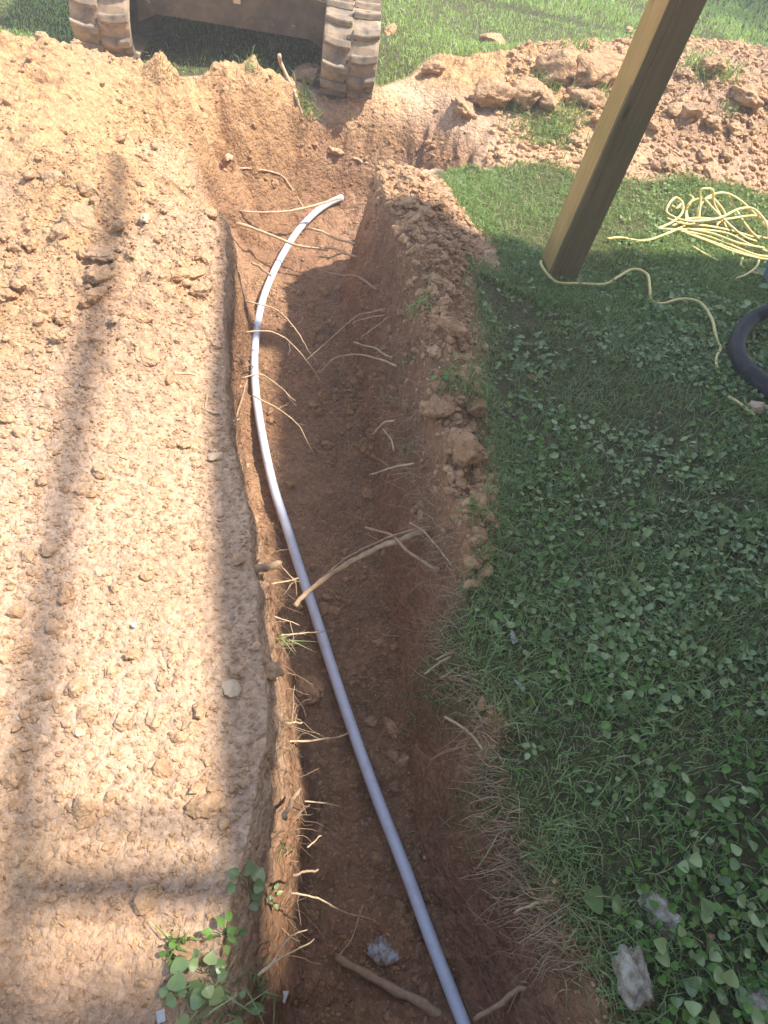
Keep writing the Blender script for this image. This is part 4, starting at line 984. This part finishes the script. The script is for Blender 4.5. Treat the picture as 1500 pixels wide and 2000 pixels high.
# ------------------------------------------------------------------ excavator
RUB = dusty('track_rubber', (.11, .095, .085), (.42, .30, .19), (.36, .56), .85, 5, .6); STEEL = dusty('undercarriage_steel', (.07, .05, .032), (.20, .135, .08), (.36, .66), .75, 6)
BODY = dusty('machine_paint', (.55, .42, .10), (.40, .30, .2), (.5, .8), .5, 4); GLASS = plain('cab_glass', (.03, .04, .045), .08, .1, 3, 0, .6); STK = plain('tan_sticker', (.62, .45, .22), .6, .1, 20)
yaw = radians(11.5)
ex = empty('excavator', (-1.425, 4.32, .0), yaw); tag(ex, 'small dusty excavator on rubber tracks parked at the head of the trench', 'excavator')
TRH, TW, GA, TL = .42, .30, .65, 1.50      # loop height, track width, half gauge, wheelbase
R_ = TRH/2 - .02
def lug_mesh(side):
    b = MB(); s = side
    base = [(0, -.036), (.07, -.036), (.148, -.018), (.148, .030), (.07, .012), (0, .012)]
    top = [(.003, -.026), (.07, -.027), (.142, -.010), (.142, .022), (.07, .005), (.003, .004)]
    k = 6; V = [(s*a, c_, 0) for a, c_ in base] + [(s*a, c_, .026) for a, c_ in top]
    b.add(V, [tuple(range(6)), tuple(range(6, 12))] + [(i, (i+1) % 6, 6+(i+1) % 6, 6+i) for i in range(6)])
    o = b.build('tread_lug', RUB, None, .003); d = o.data; bpy.data.objects.remove(o); return d
LUGS = {1: lug_mesh(1), -1: lug_mesh(-1)}
per = 2*TL + 2*pi*R_; NL = 40; pitch = per/NL
def on_loop(s):
    s = s % per
    if s < TL: return (s, R_, 0.0)                       # bottom? going back along the top
    s -= TL
    if s < pi*R_: a = s/R_; return (TL + R_*sin(a), R_*cos(a), -a)
    s -= pi*R_
    if s < TL: return (TL-s, -R_, -pi)
    s -= TL; a = s/R_; return (-R_*sin(a), -R_*cos(a), -pi-a)
for sx in (-1, 1):
    tr = empty('track', (0, 0, 0)); tr.parent = ex; tr.location = (sx*GA, 0, TRH/2+.012)
    # belt: a loop of rubber with rounded shoulders
    nseg = 96; V = []; secs = [(-TW/2, -.012), (-TW/2+.004, .006), (-TW/2+.02, .012), (TW/2-.02, .012), (TW/2-.004, .006), (TW/2, -.012)]
    for i in range(nseg):
        y0, z0, a = on_loop(per*i/nseg); ny, nz = -sin(a), cos(a)
        ny, nz = (math.sin(-a), math.cos(a))
        for xx, hh in secs: V.append((xx, y0+ny*hh, z0+nz*hh))
    F = [(i*6+j, i*6+(j+1) % 6, ((i+1) % nseg)*6+(j+1) % 6, ((i+1) % nseg)*6+j) for i in range(nseg) for j in range(6)]
    b = MB(); b.add(V, F); b.build('belt', RUB, tr)
    for i in range(NL):
        for side in (1, -1):
            y0, z0, a = on_loop(pitch*(i + (.5 if side > 0 else 0)))
            o = bpy.data.objects.new('tread_lug', LUGS[side]); link(o, tr)
            o.location = (side*.002, y0+math.sin(-a)*.011, z0+math.cos(a)*.011); o.rotation_euler = (a, 0, 0)
    b = MB()
    for i in range(NL):                                  # small raised steel core marks down the middle
        y0, z0, a = on_loop(pitch*(i+.25)); rot = Matrix.Rotation(a, 3, 'X')
        for dx in (-.022, .012):
            c_ = Vector((dx, y0+math.sin(-a)*.012, z0+math.cos(a)*.012)); bx = [c_ + rot @ Vector(q) for q in [(0,-.012,0),(.012,-.012,0),(.012,.012,0),(0,.012,0),(0,-.01,.006),(.012,-.01,.006),(.012,.01,.006),(0,.01,.006)]]
            b.add(bx, [(0,1,2,3),(4,5,6,7),(0,1,5,4),(1,2,6,5),(2,3,7,6),(3,0,4,7)])
    b.build('core_marks', STEEL, tr)
    b = MB(); b.prism([(-.02,-.10),(.1,-.14),(TL-.1,-.14),(TL+.02,-.08),(TL-.05,.09),(.1,.10),(-.02,.06)], -.07, .07, 0); b.build('track_frame', STEEL, tr, .01)
    b = MB(); b.cyl((0, 0), R_-.02, -.045, .045, 0, 28); b.build('idler_wheel', STEEL, tr, .006)
    b = MB(); b.prism([((R_-.02+.014*(1 if k % 2 else -1))*cos(k*pi/14)+TL, (R_-.02+.014*(1 if k % 2 else -1))*sin(k*pi/14)) for k in range(28)], -.04, .04, 0); b.build('sprocket', STEEL, tr)
    for k in range(4): b = MB(); b.cyl((.3+k*.3, -.125), .055, -.08, .08, 0, 16); b.build('roller', STEEL, tr, .004)
# centre frame between the tracks
b = MB(); b.prism([(-.52, .29), (-.50, .47), (.36, .47), (.40, .44), (.52, .43), (.52, .26), (.44, .235), (-.44, .235)], .02, .26, 1)
b.build('front_crossbeam', STEEL, ex, .008)
b = MB(); b.box((-.012, -.004, 0), (.026, 0, .05)); o = b.build('sticker', STK, ex); o.location = (.02, .019, .35)
for k in range(9):
    b = MB(); b.cyl((0, 0), .011, -.008, .008, 1, 6); o = b.build('bolt', STEEL, ex); o.location = (-.44+.11*k, .016, .285)
b = MB(); b.box((-.3, .012, .40), (.34, .02, .43)); b.build('weld_plate', STEEL, ex, .002)
b = MB(); b.prism([(-.52, .16), (-.36, .24), (-.36, .34), (-.52, .3)], .1, .5, 1); b.build('frame_leg', STEEL, ex, .006)
b = MB(); b.prism([(.52, .16), (.36, .24), (.36, .34), (.52, .3)], .1, .5, 1); b.build('frame_leg', STEEL, ex, .006)
b = MB(); b.box((-.34, .3, .22), (.34, 1.2, .44)); b.build('centre_frame', STEEL, ex, .02)
b = MB(); b.box((-.5, 1.15, .2), (.5, 1.3, .42)); b.build('rear_crossbeam', STEEL, ex, .01)
b = MB(); b.prism([(.30*cos(k*pi/16), .75+.30*sin(k*pi/16)) for k in range(32)], .44, .56, 2); b.build('slewing_ring', STEEL, ex)
# blade stored at the far end
b = MB(); b.prism([(1.98, .03), (1.94, .12), (1.95, .3), (2.0, .36), (2.03, .36), (1.99, .3), (1.98, .12), (2.02, .03)], -.78, .78, 0); b.build('dozer_blade', STEEL, ex, .005)
for s in (-1, 1): b = MB(); b.box((s*.3-.03, 1.3, .18), (s*.3+.03, 1.95, .25)); b.build('blade_arm', STEEL, ex, .006)
house = empty('upper_house', (0, .75, .57)); house.parent = ex
b = MB(); b.prism([(-.72,-.10),(-.66,-.42),(-.5,-.56),(.5,-.56),(.66,-.42),(.72,-.1),(.72,.62),(.6,.72),(-.6,.72),(-.72,.62)], .0, .14, 2); b.build('deck_plate', BODY, house, .01)
b = MB(); b.prism([(-.70,-.0),(-.66,-.40),(-.5,-.54),(-.1,-.54),(-.1,.1),(-.70,.1)], .145, .62, 2); b.build('engine_cover', BODY, house, .03)
b = MB(); b.prism([(.02,-.5),(.68,-.4),(.68,.62),(.02,.62)], .145, .5, 2); b.build('cab_base', BODY, house, .02)
for (a, c_) in ((.04,-.46),(.64,-.38),(.64,.58),(.04,.58)): b = MB(); b.box((a-.025, c_-.025, .5), (a+.025, c_+.025, 1.7)); b.build('cab_pillar', STEEL, house, .006)
b = MB(); b.box((-.02,-.52,1.70), (.72,.66,1.78)); b.build('cab_roof', BODY, house, .03)
b = MB(); b.box((.66,-.33,.52), (.665,.54,1.68)); b.build('cab_window', GLASS, house)
b = MB(); b.box((.08,.6,.52), (.6,.605,1.68)); b.build('cab_window', GLASS, house)
b = MB(); b.prism([(.66,.1),(1.05,1.0),(1.75,1.45),(1.7,1.6),(.95,1.2),(.5,.3)], -.42, -.26, 0); b.build('boom', BODY, house, .015)
b = MB(); b.prism([(1.6,1.62),(1.78,1.5),(2.1,.4),(2.0,.36)], -.41, -.27, 0); b.build('dipper_arm', BODY, house, .012)
b = MB(); b.prism([(1.95,.45),(2.15,.4),(2.35,.1),(2.2,-.25),(1.9,-.3),(2.1,-.1),(2.1,.15)], -.58, -.10, 0); b.build('bucket', STEEL, house, .01)

# ------------------------------------------------------------------ thin haze volume added to stand in for lens glare
hm = bpy.data.materials.new('glare_veil'); hm.use_nodes = True; hn = hm.node_tree.nodes; hn.clear()
pv_ = hn.new('ShaderNodeVolumePrincipled'); pv_.inputs['Density'].default_value = .017; pv_.inputs['Color'].default_value = (1, .95, .86, 1); pv_.inputs['Anisotropy'].default_value = .1
ho = hn.new('ShaderNodeOutputMaterial'); hm.node_tree.links.new(pv_.outputs[0], ho.inputs['Volume'])
b = MB(); b.box((-62, -4, -2.0), (62, 62, 9.0)); o = b.build('glare_haze', hm); o['kind'] = 'stuff'

# ------------------------------------------------------------------ trees and shrubs beyond the lawn
BARK = plain('bark', (.14, .10, .07), .9, .3, 8, .8)
def crown(name, c, R, n, size, parent, seed):
    r = np.random.default_rng(seed); k = 26; cc = r.normal(0, 1, (k, 3)); cc /= np.linalg.norm(cc, axis=1)[:, None]; cc *= r.uniform(.35, .85, (k, 1))
    P = cc[r.integers(0, k, n)] + r.normal(0, .17, (n, 3)); P = P*np.array(R) + np.array(c)
    a = r.uniform(0, 2*pi, n); t = r.normal(0, 1, (n, 3)); t /= np.linalg.norm(t, axis=1)[:, None]; u = np.cross(t, r.normal(0, 1, (n, 3))); u /= np.linalg.norm(u, axis=1)[:, None]
    s = (size*r.uniform(.6, 1.3, n))[:, None]
    V = np.stack([P-t*s, P-u*s*.5, P+t*s, P+u*s*.5], 1).reshape(-1, 3); F = np.arange(n*4).reshape(-1, 4)
    return mesh_np(name, V, F, CROWN, parent, False, dict(tint=np.repeat(r.random(n)*.75, 4)))
def tree(x, y, h, R, n, size, label, cat='tree', seed=1, nm='tree'):
    t = empty(nm, (x, y, 0)); tag(t, label, cat); b = MB()
    b.add(*tube(catmull([(0, 0, -.1), (.05, .02, h*.3), (-.03, .06, h*.6), (.04, 0, h)], 4), np.linspace(.05*h*.5, .02*h*.4, 13), 10))
    for k in range(5):
        a = k*1.3+seed; b.add(*tube([(0, 0, h*(.35+.1*k)), (cos(a)*R[0]*.35, sin(a)*R[1]*.35, h*(.5+.1*k)), (cos(a)*R[0]*.75, sin(a)*R[1]*.75, h*(.62+.1*k))], [.05*h*.25, .05*h*.15, .01*h], 6))
    b.build('trunk', BARK, t, 0, True); crown('crown', (0, 0, h), R, n, size, t, seed)
tree(7.2, 10.4, 5.0, (3.6, 2.6, 2.2), 9000, .11, 'broad leafy tree standing past the right end of the far lawn', seed=3)
tree(4.2, 14.5, 5.0, (3.2, 2.4, 2.4), 8000, .11, 'leafy tree behind the dark shrubs at the back of the lawn', seed=5)
for k, (x, y, r, lab) in enumerate([(2.75, 10.3, .8, 'dark shrub at the top right corner just right of the post top'), (3.9, 10.1, .9, 'dark shrub second from the post at the top right corner'), (5.1, 10.3, 1.0, 'outermost dark shrub at the right end of the lawn'), (1.6, 12.2, .8, 'dark shrub far behind the top of the post')]):
    t = empty('shrub', (x, y, 0)); tag(t, lab, 'shrub', 'shrubs at the back of the lawn'); b = MB()
    for q in range(6): a = q*1.05; b.add(*tube([(0, 0, -.05), (cos(a)*.15*r, sin(a)*.15*r, .4*r), (cos(a)*.5*r, sin(a)*.5*r, 1.0*r)], [.03, .02, .008], 5))
    b.build('stem', BARK, t); crown('foliage', (0, 0, r*.75), (r, r, r*.85), 5200, .045, t, 20+k)
